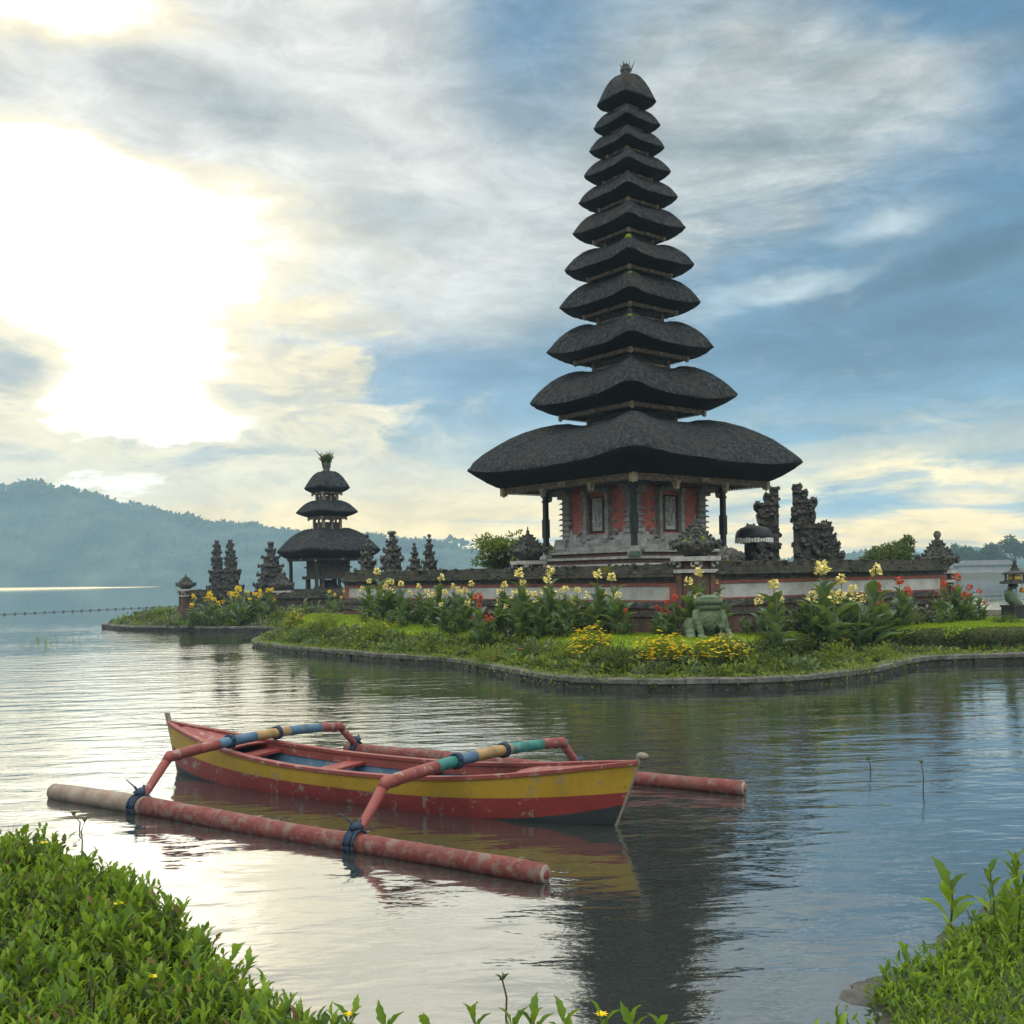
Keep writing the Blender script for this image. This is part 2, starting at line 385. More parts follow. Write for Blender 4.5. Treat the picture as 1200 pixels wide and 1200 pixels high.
soil = mat('soil', [(.3, (.022, .018, .011)), (.6, (.055, .045, .028)), (.85, (.10, .085, .055))], 3, .95, 1.0, 20, bdist=.03, mottled=(1.5, .45, .65, (.035, .055, .012), .7))
lawnm = mat('lawn_turf', [(.3, (.09, .14, .006)), (.6, (.15, .22, .010)), (.85, (.20, .27, .016))], 5, .95, .8, 40, mottled=(.8, .5, .7, (.055, .085, .01), .5))
mud = mat('lake_mud', [(.3, (.040, .037, .030)), (.55, (.085, .078, .064)), (.8, (.15, .14, .12))], 2, .9, .6, 14, mottled=(1.2, .5, .7, (.035, .04, .02), .5), voro=12)
def leafmat(name, a, b, c, transl=.38, rough=.45, spec=.45, isl=.75, sc_=1.5, **k):
    return mat(name, [(.15, a), (.5, b), (.88, c)], sc_, rough, 0, transl=transl, island=isl, spec=spec, **k)
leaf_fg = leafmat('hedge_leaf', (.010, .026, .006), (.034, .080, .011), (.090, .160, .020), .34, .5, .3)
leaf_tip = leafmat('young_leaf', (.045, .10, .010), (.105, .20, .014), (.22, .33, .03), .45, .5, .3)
leaf_dead = leafmat('dry_leaf', (.06, .035, .015), (.14, .08, .03), (.22, .14, .05), .25, .7)
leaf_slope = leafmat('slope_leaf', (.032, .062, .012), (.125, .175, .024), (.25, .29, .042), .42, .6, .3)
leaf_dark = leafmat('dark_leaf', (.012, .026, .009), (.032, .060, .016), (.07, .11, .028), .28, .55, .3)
leaf_canna = leafmat('canna_leaf', (.030, .062, .030), (.078, .140, .066), (.15, .22, .10), .32, .42, .45)
leaf_bronze = leafmat('bronze_leaf', (.020, .024, .022), (.042, .052, .050), (.075, .085, .080), .18, .35, .6)
leaf_grey = leafmat('silver_leaf', (.06, .085, .055), (.12, .16, .10), (.20, .24, .16), .25, .7, .2)
leaf_tree = leafmat('tree_leaf', (.030, .055, .012), (.075, .115, .025), (.16, .20, .05), .40, .6, .2)
leaf_far = leafmat('far_leaf', (.015, .030, .014), (.030, .052, .022), (.05, .08, .03), .2, .8, .1)
grassm = leafmat('grass_blade', (.09, .14, .006), (.18, .27, .010), (.27, .36, .018), .45, .6, .2)
stemm = leafmat('green_stem', (.03, .05, .015), (.06, .09, .025), (.09, .12, .04), .1, .6, .3, isl=.2)
twigm = mat('twig_bark', [(.3, (.03, .022, .015)), (.7, (.09, .07, .05))], 20, .9, .3)
def petal(name, a, b): return mat(name, [(.2, a), (.8, b)], 4, .6, 0, transl=.3, island=.8, spec=.2)
pet_cream = petal('cream_petal', (.80, .64, .18), (.95, .84, .42))
pet_yel = petal('yellow_petal', (.78, .50, .012), (.92, .70, .04))
pet_red = petal('red_petal', (.45, .02, .015), (.70, .06, .05))
pet_pink = petal('pink_petal', (.55, .06, .09), (.75, .14, .16))
frogm = mat('frog_paint', [(.25, (.055, .085, .046)), (.55, (.092, .130, .072)), (.85, (.18, .205, .14))], 4.5, .8, 1.0, 14, voro=14, bdist=.02, mottled=[(5, .55, .7, (.15, .17, .14), .5), (2.5, .48, .64, (.05, .07, .045), .6), (12, .58, .68, (.03, .035, .025), .6)])
eyem = mat('eye_paint', [(.3, (.02, .02, .015)), (.7, (.05, .045, .03))], 4, .3, 0)
cloth_b = mat('black_cloth', [(.3, (.008, .009, .012)), (.7, (.028, .030, .036))], 6, .6, .2)
white_cl = mat('white_fringe', [(.3, (.55, .54, .50)), (.7, (.75, .74, .70))], 8, .8, .2)
green_cl = mat('green_cloth', [(.3, (.03, .06, .045)), (.7, (.09, .15, .11))], 8, .8, .3)
tile = mat('far_roof', [(.3, (.05, .05, .048)), (.7, (.11, .105, .10))], 1, .9, 0)
farwall = mat('far_wall', [(.3, (.2, .2, .19)), (.7, (.33, .32, .30))], 1, .9, 0)
lampglow = mat('lamp_paint', [(.3, (.55, .36, .06)), (.7, (.75, .55, .14))], 8, .5, .2)
redpaint_l = mat('lantern_red', [(.3, (.5, .10, .03)), (.7, (.7, .35, .03))], 8, .5, .2)
def paint(name, a, b, wear=(.22, .20, .165), amt=.75, sc_=9.0, lo=.56, hi=.66, stretch=(1, 1, 1)):
    return mat(name, [(.3, a), (.7, b)], 3, .58, .45, 24, stretch, spec=.35, bdist=.006,
               mottled=[(sc_, lo, hi, wear, amt), (sc_ * 3.1, .60, .70, tuple(x * .35 for x in wear), .7), (1.3, .5, .75, tuple(x * .45 for x in b), .5)])
p_red = paint('red_paint', (.125, .014, .014), (.20, .028, .026))
p_pink = paint('faded_red_paint', (.14, .028, .024), (.21, .052, .044), (.27, .23, .20), .7)
p_yel = paint('yellow_paint', (.25, .155, .010), (.35, .23, .022), (.18, .15, .09), .6)
p_blk = paint('black_hull_paint', (.007, .010, .011), (.017, .023, .025), (.12, .13, .12), .45, 7)
p_teal = paint('teal_paint', (.015, .12, .11), (.03, .19, .16), (.18, .16, .12))
p_blue = paint('blue_paint', (.035, .085, .15), (.07, .14, .21), (.20, .18, .14))
p_tan = paint('tan_paint', (.24, .15, .06), (.32, .21, .09), (.30, .24, .18))
p_wood = mat('bare_grey_wood', [(.3, (.12, .105, .085)), (.6, (.23, .20, .165)), (.85, (.34, .30, .25))], 4, .85, .7, 18, (1, 1, 1), bdist=.008)
p_float = mat('float_paint', [(.28, (.080, .016, .015)), (.5, (.13, .029, .026)), (.75, (.17, .062, .052))], 9, .75, .8, 26, (1, 1, 1), bdist=.008,
              mottled=[(11, .50, .62, (.14, .115, .095), .7), (30, .54, .66, (.10, .085, .07), .7), (2.2, .5, .7, (.10, .05, .04), .6)])
p_floatw = mat('float_bare_wood', [(.3, (.13, .105, .08)), (.6, (.24, .20, .16)), (.85, (.33, .28, .23))], 6, .85, .8, 22, bdist=.008, mottled=(7, .55, .68, (.30, .12, .10), .6))
ropem = mat('blue_rope', [(.3, (.010, .022, .045)), (.7, (.030, .055, .095))], 30, .8, .6, 60)

# ------------------------------------------------------------------ island outline
def catmull(P, k=6, closed=True):
    P = np.array(P, float); n = len(P); out = []
    for i in range(n if closed else n - 1):
        a, b, c, d = (P[(i + j - 1) % n] if closed else P[min(max(i + j - 1, 0), n - 1)] for j in range(4))
        for s in range(k):
            t = s / k
            out.append(.5 * ((2 * b) + (c - a) * t + (2 * a - 5 * b + 4 * c - d) * t * t + (3 * b - a - 3 * c + d) * t ** 3))
    if not closed: out.append(P[-1])
    return np.array(out)
OUT = [(-19.4, 49.5), (-18.4, 46.6), (-16.4, 44.2), (-13.8, 43.0), (-11.6, 41.9), (-9.6, 40.9), (-8.5, 39.0), (-8.35, 36.2), (-8.35, 33.4), (-8.0, 31.6), (-7.2, 30.0), (-6.2, 28.6), (-5.1, 27.3), (-3.4, 25.2),
       (-2.2, 24.0), (-1.25, 23.0), (-.5, 21.4), (.55, 19.1), (1.15, 18.3), (1.9, 17.85), (2.95, 17.7), (4.4, 17.75), (5.4, 18.15), (6.4, 18.85), (7.1, 19.65), (7.9, 20.7), (8.7, 21.5), (9.7, 21.75), (11, 21.9), (13.5, 22.1), (16.5, 22.8), (19, 25),
       (20.2, 29), (19.6, 32.6), (16.5, 34.3), (13.2, 34.8), (11.2, 37), (9, 43), (5, 52), (-2, 60), (-11, 62), (-17.5, 57)]
POLY = catmull(OUT, 5)
def seg_dist(P, poly, closed=True):
    P = np.asarray(P, float).reshape(-1, 2); Aa = poly; Bb = np.roll(poly, -1, 0)
    if not closed: Aa, Bb = poly[:-1], poly[1:]
    best = np.full(len(P), 1e9)
    for a, b in zip(Aa, Bb):
        ab = b - a; t = np.clip(((P - a) @ ab) / (ab @ ab + 1e-12), 0, 1)
        best = np.minimum(best, np.linalg.norm(P - a - t[:, None] * ab, axis=1))
    return best
def inside(P, poly):
    P = np.asarray(P, float).reshape(-1, 2); r = np.zeros(len(P), bool)
    for a, b in zip(poly, np.roll(poly, -1, 0)):
        c = (a[1] > P[:, 1]) != (b[1] > P[:, 1])
        with np.errstate(divide='ignore', invalid='ignore'):
            r ^= c & (P[:, 0] < (b[0] - a[0]) * (P[:, 1] - a[1]) / (b[1] - a[1] + 1e-12) + a[0])
    return r
def isl_d(P):
    d = seg_dist(P, POLY); return np.where(inside(P, POLY), d, -d)
LAWN_EDGE = catmull([(3.4, 19.2), (4.2, 19.5), (4.7, 20.1), (5.3, 20.8), (6.3, 21.9), (7.2, 23.0), (8.1, 23.5), (9.7, 23.25), (11.5, 23.0), (14, 23.2), (16.5, 24.3), (18, 26.5)], 5, False)
def lawn_e(P):                                        # signed distance behind the lawn's front edge
    P = np.asarray(P, float).reshape(-1, 2); d = seg_dist(P, LAWN_EDGE, False)
    k = np.array([np.argmin(np.linalg.norm(LAWN_EDGE - p, axis=1)) for p in P]); k = np.clip(k, 0, len(LAWN_EDGE) - 2)
    t = LAWN_EDGE[k + 1] - LAWN_EDGE[k]; q = P - LAWN_EDGE[k]
    return np.where(t[:, 0] * q[:, 1] - t[:, 1] * q[:, 0] > 0, d, -d)
def wav(x, y): return .5 * (np.sin(x * 1.7 + 1.1 * np.sin(y * 1.3)) + np.sin(y * 2.1 + 1.3 * np.sin(x * .9 + 2)))
def gh(P):                                            # island ground height
    P = np.asarray(P, float).reshape(-1, 2); x, y = P[:, 0], P[:, 1]; d = isl_d(P)
    back = sm(y, 34, 39)
    m = sm(d, .4, 1.9)
    near = (x > 3.0) & (y < 30)
    e = np.full(len(P), 5.0)
    if near.any(): e[near] = lawn_e(P[near])
    k = sm(x, 3.9, 4.7) * (1 - back)
    m = lerp(m, sm(e, -.12, .10) * .92 + sm(d, .3, 1.0) * .08, k)
    H = lerp(lerp(.76, .68, sm(x, 4, 7)), .66, back)
    H = H + .16 * sm(-x, 2.0, 5.0) * (1 - back)
    return .15 + (H - .15) * m + .012 * wav(x * 3, y * 3) * (d > .3)
def grid_mesh(name, x0, x1, y0, y1, step, fz, m, keep=None, kind='structure', warp=None):
    xs = np.arange(x0, x1 + step / 2, step); ys = np.arange(y0, y1 + step / 2, step)
    X, Y = np.meshgrid(xs, ys); P = np.stack([X.ravel(), Y.ravel()], 1); Z = fz(P)
    nx = len(xs); ii = np.arange(len(ys) - 1)[:, None] * nx + np.arange(nx - 1)[None]
    Q = np.stack([ii, ii + 1, ii + 1 + nx, ii + nx], -1).reshape(-1, 4)
    if keep is not None: k = keep(P); Q = Q[k[Q].all(1)]
    used = np.unique(Q); remap = np.full(len(P), -1); remap[used] = np.arange(len(used))
    return tag(link(name, np_mesh(name, np.column_stack([P, Z])[used], remap[Q], np.zeros((0, 3), int), m, smooth=True)), kind=kind)
tmp = {}
def gz(P):
    tmp['d'] = isl_d(P); return gh(P)
island = grid_mesh('island_ground', -19.8, 20.6, 17.2, 62.4, .2, gz, [soil], keep=lambda P: tmp['d'] > .04)

def ribbon(name, line, prof, m, closed=True, jit=0.0, seed=1):   # sweep a profile (offset inwards, z) along a plan line
    n = len(line); rs = np.random.RandomState(seed)
    t = np.roll(line, -1, 0) - np.roll(line, 1, 0)
    if not closed: t[0] = line[1] - line[0]; t[-1] = line[-1] - line[-2]
    t /= np.linalg.norm(t, axis=1, keepdims=True); nr = np.stack([-t[:, 1], t[:, 0]], 1)
    mb = MB(); rings = []
    for i in range(n):
        j = rs.uniform(-jit, jit, 2)
        rings.append([(line[i][0] + nr[i][0] * (o + j[0]), line[i][1] + nr[i][1] * (o + j[0]), z + j[1] * (z > .05)) for o, z in prof])
    if closed: rings.append(rings[0])
    mb.loft(rings, 0, False, not closed, not closed); return mb.build(name, m)
fine = catmull(OUT, 14)
kb = MB(); kr = random.Random(4); n_ = len(fine); sl_ = np.linalg.norm(np.roll(fine, -1, 0) - fine, axis=1); cum_ = np.concatenate([[0], np.cumsum(sl_)])
loop = np.vstack([fine, fine[:1]]); tg = np.roll(fine, -1, 0) - np.roll(fine, 1, 0); tg /= np.linalg.norm(tg, axis=1, keepdims=True); nrm_ = np.vstack([np.stack([-tg[:, 1], tg[:, 0]], 1)] * 1 + [np.array([[-tg[0, 1], tg[0, 0]]])])
def kpt(s, o, z): return (np.interp(s, cum_, loop[:, 0]) + o * np.interp(s, cum_, nrm_[:, 0]), np.interp(s, cum_, loop[:, 1]) + o * np.interp(s, cum_, nrm_[:, 1]), z)
def course(z0, z1, o0, o1, lmin, lmax, gap, jo, jz, mi=0):     # one course of separate kerb stones
    s = 0.0
    while s < cum_[-1] - .2:
        L = min(kr.uniform(lmin, lmax), cum_[-1] - s); a, b = kr.uniform(-jo, jo), kr.uniform(-jz, jz); rg = []
        for q in (0, .02, .35, .65, .98, 1):
            u = s + gap + (L - 2 * gap) * q; c = .008 if q in (0, 1) else 0
            rg.append([kpt(u, o0 + a + c, z0), kpt(u, o0 + a + c, z1 + b - .012), kpt(u, o0 + a + .014 + c, z1 + b - c), kpt(u, o1, z1 + b - c), kpt(u, o1, z0)])
        kb.loft(rg, mi, False); s += L
course(.115, .205, -.04, .28, .45, .85, .006, .010, .007); course(-.10, .11, .0, .26, .35, .9, .010, .030, 0, 1)
kb.loft([[tuple(kpt(s, o, z)) for o, z in ((.03, -.9), (.03, .09), (.24, .17), (.24, -.9))] for s in np.linspace(0, cum_[-1] - .01, 500)], 1, False)
kerb = tag(kb.build('stone_kerb', [kerbm, kerbwet]), kind='structure')

# ------------------------------------------------------------------ near bank and lake bed
SHORE = catmull([(-9, 8.2), (-5, 6.4), (-3.3, 5.6), (-2.4, 5.15), (-1.7, 4.75), (-1.12, 4.25), (-.74, 3.78), (-.36, 3.3), (-.05, 3.0), (.25, 3.05), (.6, 3.6), (1.0, 4.2), (1.58, 4.85), (2.12, 5.4), (2.7, 6.0), (3.7, 7.0), (5.2, 8.0), (9, 10)], 6, False)
def bank_d(P):
    P = np.asarray(P, float).reshape(-1, 2); ys = np.interp(P[:, 0], SHORE[:, 0], SHORE[:, 1])
    d = seg_dist(P, SHORE, False); return np.where(P[:, 1] < ys, d, -d)
def bank_h(P):
    P = np.asarray(P, float).reshape(-1, 2); d = bank_d(P); x = P[:, 0]
    hl = (.60 + .14 * sm(P[:, 1], 3.0, 4.4)) * sm(d, .0, .62) + .10 * sm(d, .6, 3)
    hr = .02 * np.clip(d, 0, 1) + .17 * sm(d, .9, 3.4)
    h = lerp(hl, hr, sm(x, .0, .9))
    uw = lerp(np.maximum(d * .55, -.88), np.maximum(d * .17 - .02 * d * d, -.88), sm(x, -.3, .6))
    return np.where(d > 0, h, np.where(d < -5, -.88, uw)) + .012 * wav(P[:, 0] * 5, P[:, 1] * 5)
grid_mesh('bank_ground', -9, 9, -4, 13, .1, bank_h, [mat('shore_mud', [(.3, (.024, .023, .019)), (.55, (.055, .053, .045)), (.8, (.12, .115, .10))], 3, .38, 1.0, 18, voro=16, bdist=.03, mottled=(1.5, .5, .7, (.03, .04, .012), .7))], keep=lambda P: bank_d(P) > -.15)
grid_mesh('lake_bed', -9, 9, -4, 13, .12, lambda P: bank_h(P) - .006 - .05 * (bank_d(P) > -.1), [mud])
tag(MB().add([(-1250, -200, -.9), (1250, -200, -.9), (1250, 1150, -.9), (-1250, 1150, -.9)], [(0, 1, 2, 3)]).build('lake_floor', mud), kind='structure')

# ------------------------------------------------------------------ water
wm = bpy.data.materials.new('lake_water'); wm.use_nodes = True; t = wm.node_tree; E.nt = t
t.nodes.remove(t.nodes['Principled BSDF'])
tcw = t.nodes.new('ShaderNodeTexCoord'); sx_ = t.nodes.new('ShaderNodeSeparateXYZ'); t.links.new(tcw.outputs['Object'], sx_.inputs[0])
X_, Y_ = E(sx_.outputs[0]), E(sx_.outputs[1])
calm = noise_e(xyz(X_ * .09, Y_ * .13, 0.0), 1.0, 3, .5, .5)          # wind streaks: rougher and calmer water
w1 = noise_e(xyz(X_ * .55 + Y_ * .12, Y_ * 1.5 - X_ * .12, 0.0), 1.5, 3, .5, .3) - .5      # slow swell, crests across the view
w2 = noise_e(xyz(X_ * .8 - Y_ * .3, Y_ * 1.7 + X_ * .2, 3.0), 4.2, 3, .55, .4) - .5
w3 = noise_e(xyz(X_ * 1.1, Y_ * 1.5, 5.0), 15.0, 3, .5, .3) - .5
amp = sstep(calm, .34, .62, .35, 1.0) * sstep(Y_, 4.0, 12.0, .58, 1.0) * sstep(Y_, 26.0, 70.0, 1.0, .16)
hgt = (w1 * .040 + w2 * .0135 * amp + w3 * .0018 * amp) * amp
bn = t.nodes.new('ShaderNodeBump'); bn.inputs['Strength'].default_value = 1.0; bn.inputs['Distance'].default_value = 1.0
t.links.new(hgt.s, bn.inputs['Height'])
fr = t.nodes.new('ShaderNodeFresnel'); fr.inputs[0].default_value = 1.60; t.links.new(bn.outputs[0], fr.inputs['Normal'])
gl = t.nodes.new('ShaderNodeBsdfGlossy'); gl.inputs['Roughness'].default_value = .035; gl.inputs[0].default_value = (.96, .98, 1, 1); t.links.new(bn.outputs[0], gl.inputs['Normal'])
df = t.nodes.new('ShaderNodeBsdfDiffuse'); df.inputs[0].default_value = (.042, .052, .048, 1)
tr = t.nodes.new('ShaderNodeBsdfTransparent'); tr.inputs[0].default_value = (.55, .58, .48, 1)
m1 = t.nodes.new('ShaderNodeMixShader'); m1.inputs[0].default_value = .5; t.links.new(tr.outputs[0], m1.inputs[1]); t.links.new(df.outputs[0], m1.inputs[2])
m2 = t.nodes.new('ShaderNodeMixShader'); t.links.new(E.m('POWER', E(fr.outputs[0]), .48).s, m2.inputs[0]); t.links.new(m1.outputs[0], m2.inputs[1]); t.links.new(gl.outputs[0], m2.inputs[2])
t.links.new(m2.outputs[0], t.nodes['Material Output'].inputs[0])
water = tag(MB().add([(-1200, -150, 0), (1200, -150, 0), (1200, 1100, 0), (-1200, 1100, 0)], [(0, 1, 2, 3)]).build('water', wm), kind='structure')

# ------------------------------------------------------------------ hills and the far shore
rs = np.random.RandomState(5)
RIDGE = [(-900, 600), (-500, 590), (-200, 568), (0, 567), (40, 572), (75, 578), (110, 590), (140, 593), (180, 603), (210, 611), (260, 613), (300, 620), (365, 626), (430, 627), (470, 634), (510, 634), (545, 642), (575, 652), (620, 660), (760, 664), (1000, 652), (1080, 645), (1130, 650), (1300, 648), (1700, 640), (2100, 640)]
def ridge_h(az_px, D):
    py = np.interp(az_px, [r[0] for r in RIDGE], [r[1] for r in RIDGE])
    py = py + 8; hz_ = HY - (az_px - 600) * math.tan(ROLL)
    return 2 + (hz_ - py) / F * D
npx, nd = 620, 46
px = np.linspace(-900, 2000, npx); D = np.concatenate([np.linspace(690, 1000, 36), np.linspace(1012, 1090, 10)])
PX, DD = np.meshgrid(px, D); XX = (PX - 600) / F * DD * 0.94
prof = np.where(DD < 900, sm(DD, 670, 900) ** .8, 1 - .35 * sm(DD, 900, 1090))
rough = 16.0 * np.sin(PX * .021 + DD * .006) * np.sin(PX * .0087 + 1.3) * sm(DD, 700, 790) * (1 - sm(DD, 850, 900))
for f_, a_ in ((.02, 3.0), (.05, 2.2), (.11, 1.6)):
    p1, p2 = rs.uniform(0, 6, 2); rough += a_ * np.sin(XX * f_ + p1 + 2 * np.sin(DD * f_ * .7)) * np.cos(DD * f_ * 1.1 + p2)
lump = rs.rand(*DD.shape) * 3.5
ZZ = ridge_h(PX, 900.0) * prof + (rough * .6 + lump) * sm(DD, 690, 720) - 3 * (1 - sm(DD, 688, 700))
ii = np.arange(nd - 1)[:, None] * npx + np.arange(npx - 1)[None]
Q = np.stack([ii, ii + 1, ii + 1 + npx, ii + npx], -1).reshape(-1, 4)
hillm = mat('forest_hill', [(.3, (.015, .032, .026)), (.5, (.045, .07, .05)), (.75, (.10, .125, .085))], .03, 1.0, 1.0, .25, bdist=4.0, spec=0)
tag(link('hills', np_mesh('hills', np.column_stack([XX.ravel(), DD.ravel(), ZZ.ravel()]), Q, np.zeros((0, 3), int), hillm, smooth=False)), kind='structure')
# tree crowns that break the ridge line: nobody could count them
tp = []
for i in range(900):
    p = rs.uniform(-500, 1700); d_ = rs.uniform(850, 905); tp.append(((p - 600) / F * d_ * .94, d_, float(ridge_h(p, 900.0)) * float(sm(d_, 670, 900)) ** .8 + rs.uniform(-1, 3.0), rs.uniform(3, 6.5) * (1.6 if rs.rand() < .07 else 1)))
PP, DDr, LL = [], [], []
for (x, y, z, r) in tp:
    k = 26; d_ = rdir(rs, k, -.1); PP.append(np.array((x, y, z)) + d_ * r * rs.uniform(.5, 1, (k, 1)) * (1, 1, .75)); DDr.append(d_ + rs.uniform(-.6, .6, (k, 3))); LL.append(np.full(k, r * .75))
V, Q, T = leaves(np.concatenate(PP), np.concatenate(DDr), np.concatenate(LL), np.concatenate(LL) * .8, 'quad', 1.0, rs)
tag(link('forest', np_mesh('forest', V, Q, T, leaf_far)), 'hazy forest crowns along the far hill ridge', kind='stuff')
# low land on the right shore
V = []; npx2 = 60
xs = np.linspace(60, 330, npx2); ysh = 262 + 5 * np.sin(xs * .05)
for k, (dd, zz) in enumerate(((0, -.5), (2, .6), (14, 1.6), (60, 2.4), (150, 3))):
    for x_, y_ in zip(xs, ysh): V.append((x_ + dd * .2, y_ + dd, zz + .3 * math.sin(x_ * .4 + k)))
ii = np.arange(4)[:, None] * npx2 + np.arange(npx2 - 1)[None]; Q = np.stack([ii, ii + 1, ii + 1 + npx2, ii + npx2], -1).reshape(-1, 4)
tag(link('far_shore', np_mesh('far_shore', np.array(V), Q, np.zeros((0, 3), int), soil, smooth=True)), kind='structure')

# ------------------------------------------------------------------ morning haze over the lake
hm = bpy.data.materials.new('haze_air'); hm.use_nodes = True; t = hm.node_tree; t.nodes.clear()
pv = t.nodes.new('ShaderNodeVolumePrincipled'); pv.inputs['Color'].default_value = (.44, .66, .82, 1); pv.inputs['Density'].default_value = .0006; pv.inputs['Density Attribute'].default_value = ''
pv.inputs['Anisotropy'].default_value = .25
ou = t.nodes.new('ShaderNodeOutputMaterial'); t.links.new(pv.outputs[0], ou.inputs['Volume'])
tag(MB().box((0, 470, 63.9), (2600, 1400, 133.8)).build('haze', hm), kind='stuff')

# ------------------------------------------------------------------ thatched roofs
S2 = math.sqrt(2)
def sq_ring(Rd, n, p=9.0):                            # rounded square whose corners reach Rd; corners on the diagonals
    a = Rd / 2 ** (.5 - 1 / p); out = []
    for j in range(n):
        f = 2 * math.pi * (j + .5) / n
        r = a / (abs(math.cos(f)) ** p + abs(math.sin(f)) ** p) ** (1 / p)
        cor = (r / a - 1) / (Rd / a - 1); out.append((r * math.cos(f), r * math.sin(f), max(0, cor)))
    return out
def thatch_roof(neck, tip, ztop, zlip, ztrim, trim, seed, n=112, pts=None, lift=.05, p=9.0):
    rng = random.Random(seed); mb = MB(); rings = []; hh = ztop - zlip
    prof = pts or [(0, .80), (.03, .92), (.08, .99), (.15, 1.0), (.25, .955), (.38, .86), (.52, .73), (.64, .60), (.76, .445), (.86, .29), (.94, .14), (.985, .045), (1.0, 0.0)]
    ph = [rng.uniform(0, 6.3) for _ in range(6)]
    def wob(f, k): return .5 * math.sin(3 * f + ph[0]) + .35 * math.sin(7 * f + ph[1]) + .3 * math.sin(13 * f + ph[2] + k * 2)
    for k, (t, h) in enumerate(prof):
        Rd = neck + (tip - neck) * t; ring = []
        pp = lerp(5.0, p, t)
        for j, (x, y, c) in enumerate(sq_ring(Rd, n, pp)):
            f = 2 * math.pi * j / n; fac = min(1, t * 1.2)
            q = 1 + .012 * wob(f, t) * fac + rng.uniform(-.006, .006) * fac * (2.2 if t > .96 else 1)
            z = zlip + hh * h + lift * tip * (c ** 2) * t + hh * .13 * c ** 3 * math.sin(math.pi * min(1, t * .9 + .08)) + hh * .018 * wob(f, t * 2) + rng.uniform(-.004, .004)
            ring.append((x * q, y * q, z))
        rings.append(ring)
    mb.loft(rings, 0, True, False, pts is not None)
    for k in range(int(80 * tip * tip ** .35) + 10):     # loose strands and the ragged lip
        j = rng.randrange(n); ti = len(prof) - 2 if rng.random() < .12 else rng.randrange(2, len(prof) - 2)
        a_, b_ = Vector(rings[ti][j]), Vector(rings[ti + 1][j]); d_ = (b_ - a_).normalized(); p_ = a_.lerp(b_, rng.random()); s_ = Vector((-p_.y, p_.x, 0)).normalized()
        up_ = s_.cross(d_); up_ = up_ if up_.z > 0 else -up_; L_ = rng.uniform(.08, .20) * (1 if tip > 1.5 else .45) * (1 if ti < len(prof) - 4 else .4); w_ = rng.uniform(.006, .014); d_ = (d_ + s_ * rng.uniform(-.25, .25) + up_ * rng.uniform(.0, .09)).normalized(); p_ = p_ + up_ * .004
        mb.add([p_ - s_ * w_, p_ + s_ * w_, p_ + d_ * L_ + s_ * w_ * .3, p_ + d_ * L_ - s_ * w_ * .3], [(0, 1, 2, 3)], 0)
    cut = []; dz = zlip - ztrim
    for k, (t, h) in enumerate([(0, 0), (.04, .10), (.25, .42), (.55, .74), (.85, .96), (1, 1.0)]):
        Rd = tip + (trim * 1.01 - tip) * t; ring = []
        for j, (x, y, c) in enumerate(sq_ring(Rd, n, p)):
            f = 2 * math.pi * j / n
            q = 1 + (.012 * wob(f, 1) + rng.uniform(-.008, .008)) * (1 - t)
            ring.append((x * q, y * q, zlip - dz * h + lift * tip * c ** 2 * (1 - t) + (hh * .018 * wob(f, 2) + rng.uniform(-.012, .004)) * (1 - t)))
        cut.append(ring)
    cut[0] = rings[-1]
    mb.loft(cut, 1, True, False, True)
    return mb
def square_frame(mb, half, z0, z1, th, mi=0):         # four butted bars round a square
    h = (z1 - z0); zc = (z0 + z1) / 2
    for s in (-1, 1):
        mb.box((0, s * (half - th / 2), zc), (2 * half, th, h), 0, mi); mb.box((s * (half - th / 2), 0, zc), (th, 2 * half - 2 * th, h), 0, mi)
def eave_trim(trimR, z0, z1, root, roof, ornament=True, small=False):
    half = trimR / S2; mb = MB(); H = z1 - z0
    square_frame(mb, half, z0 + H * .55, z1, .12); square_frame(mb, half * .975, z0 + H * .2, z0 + H * .545, .10)
    mb.box((0, 0, z1 - H * .3), (2 * half - .26, 2 * half - .26, H * .08))
    n = max(8, int(half * 2 / .085)) if not small else 8
    for s in (-1, 1):                                 # row of hanging teeth
        for i in range(n):
            u = (-1 + 2 * (i + .5) / n) * half * .96
            mb.box((u, s * half * .965, z0 + H * .1), (.045, .03, H * .2)); mb.box((s * half * .965, u, z0 + H * .1), (.03, .045, H * .2))
    mb.build('eave_trim', eave, roof)
    if ornament:
        for sx in (-1, 1):
            for sy in (-1, 1):
                o = MB(); c = half * .985; k = max(.035, half * .026)
                o.box((sx * c, sy * c, z0 + H * .3), (k * 2.2, k * 2.2, H * 1.1)); o.box((sx * c, sy * c, z0 - H * .12), (k * 1.5, k * 1.5, H * .24), 0, 0, None)
                o.box((sx * c, sy * c, z0 - H * .32), (k * .8, k * .8, H * .16)); o.build('corner_ornament', gold, roof)
        for ax in range(4):
            a = ax * math.pi / 2; o = MB(); o.box((math.cos(a) * half * 1.01, math.sin(a) * half * 1.01, z0 + H * .42), (.06, max(.12, half * .12), H * .5), a)
            o.build('carved_boss', gold, roof)
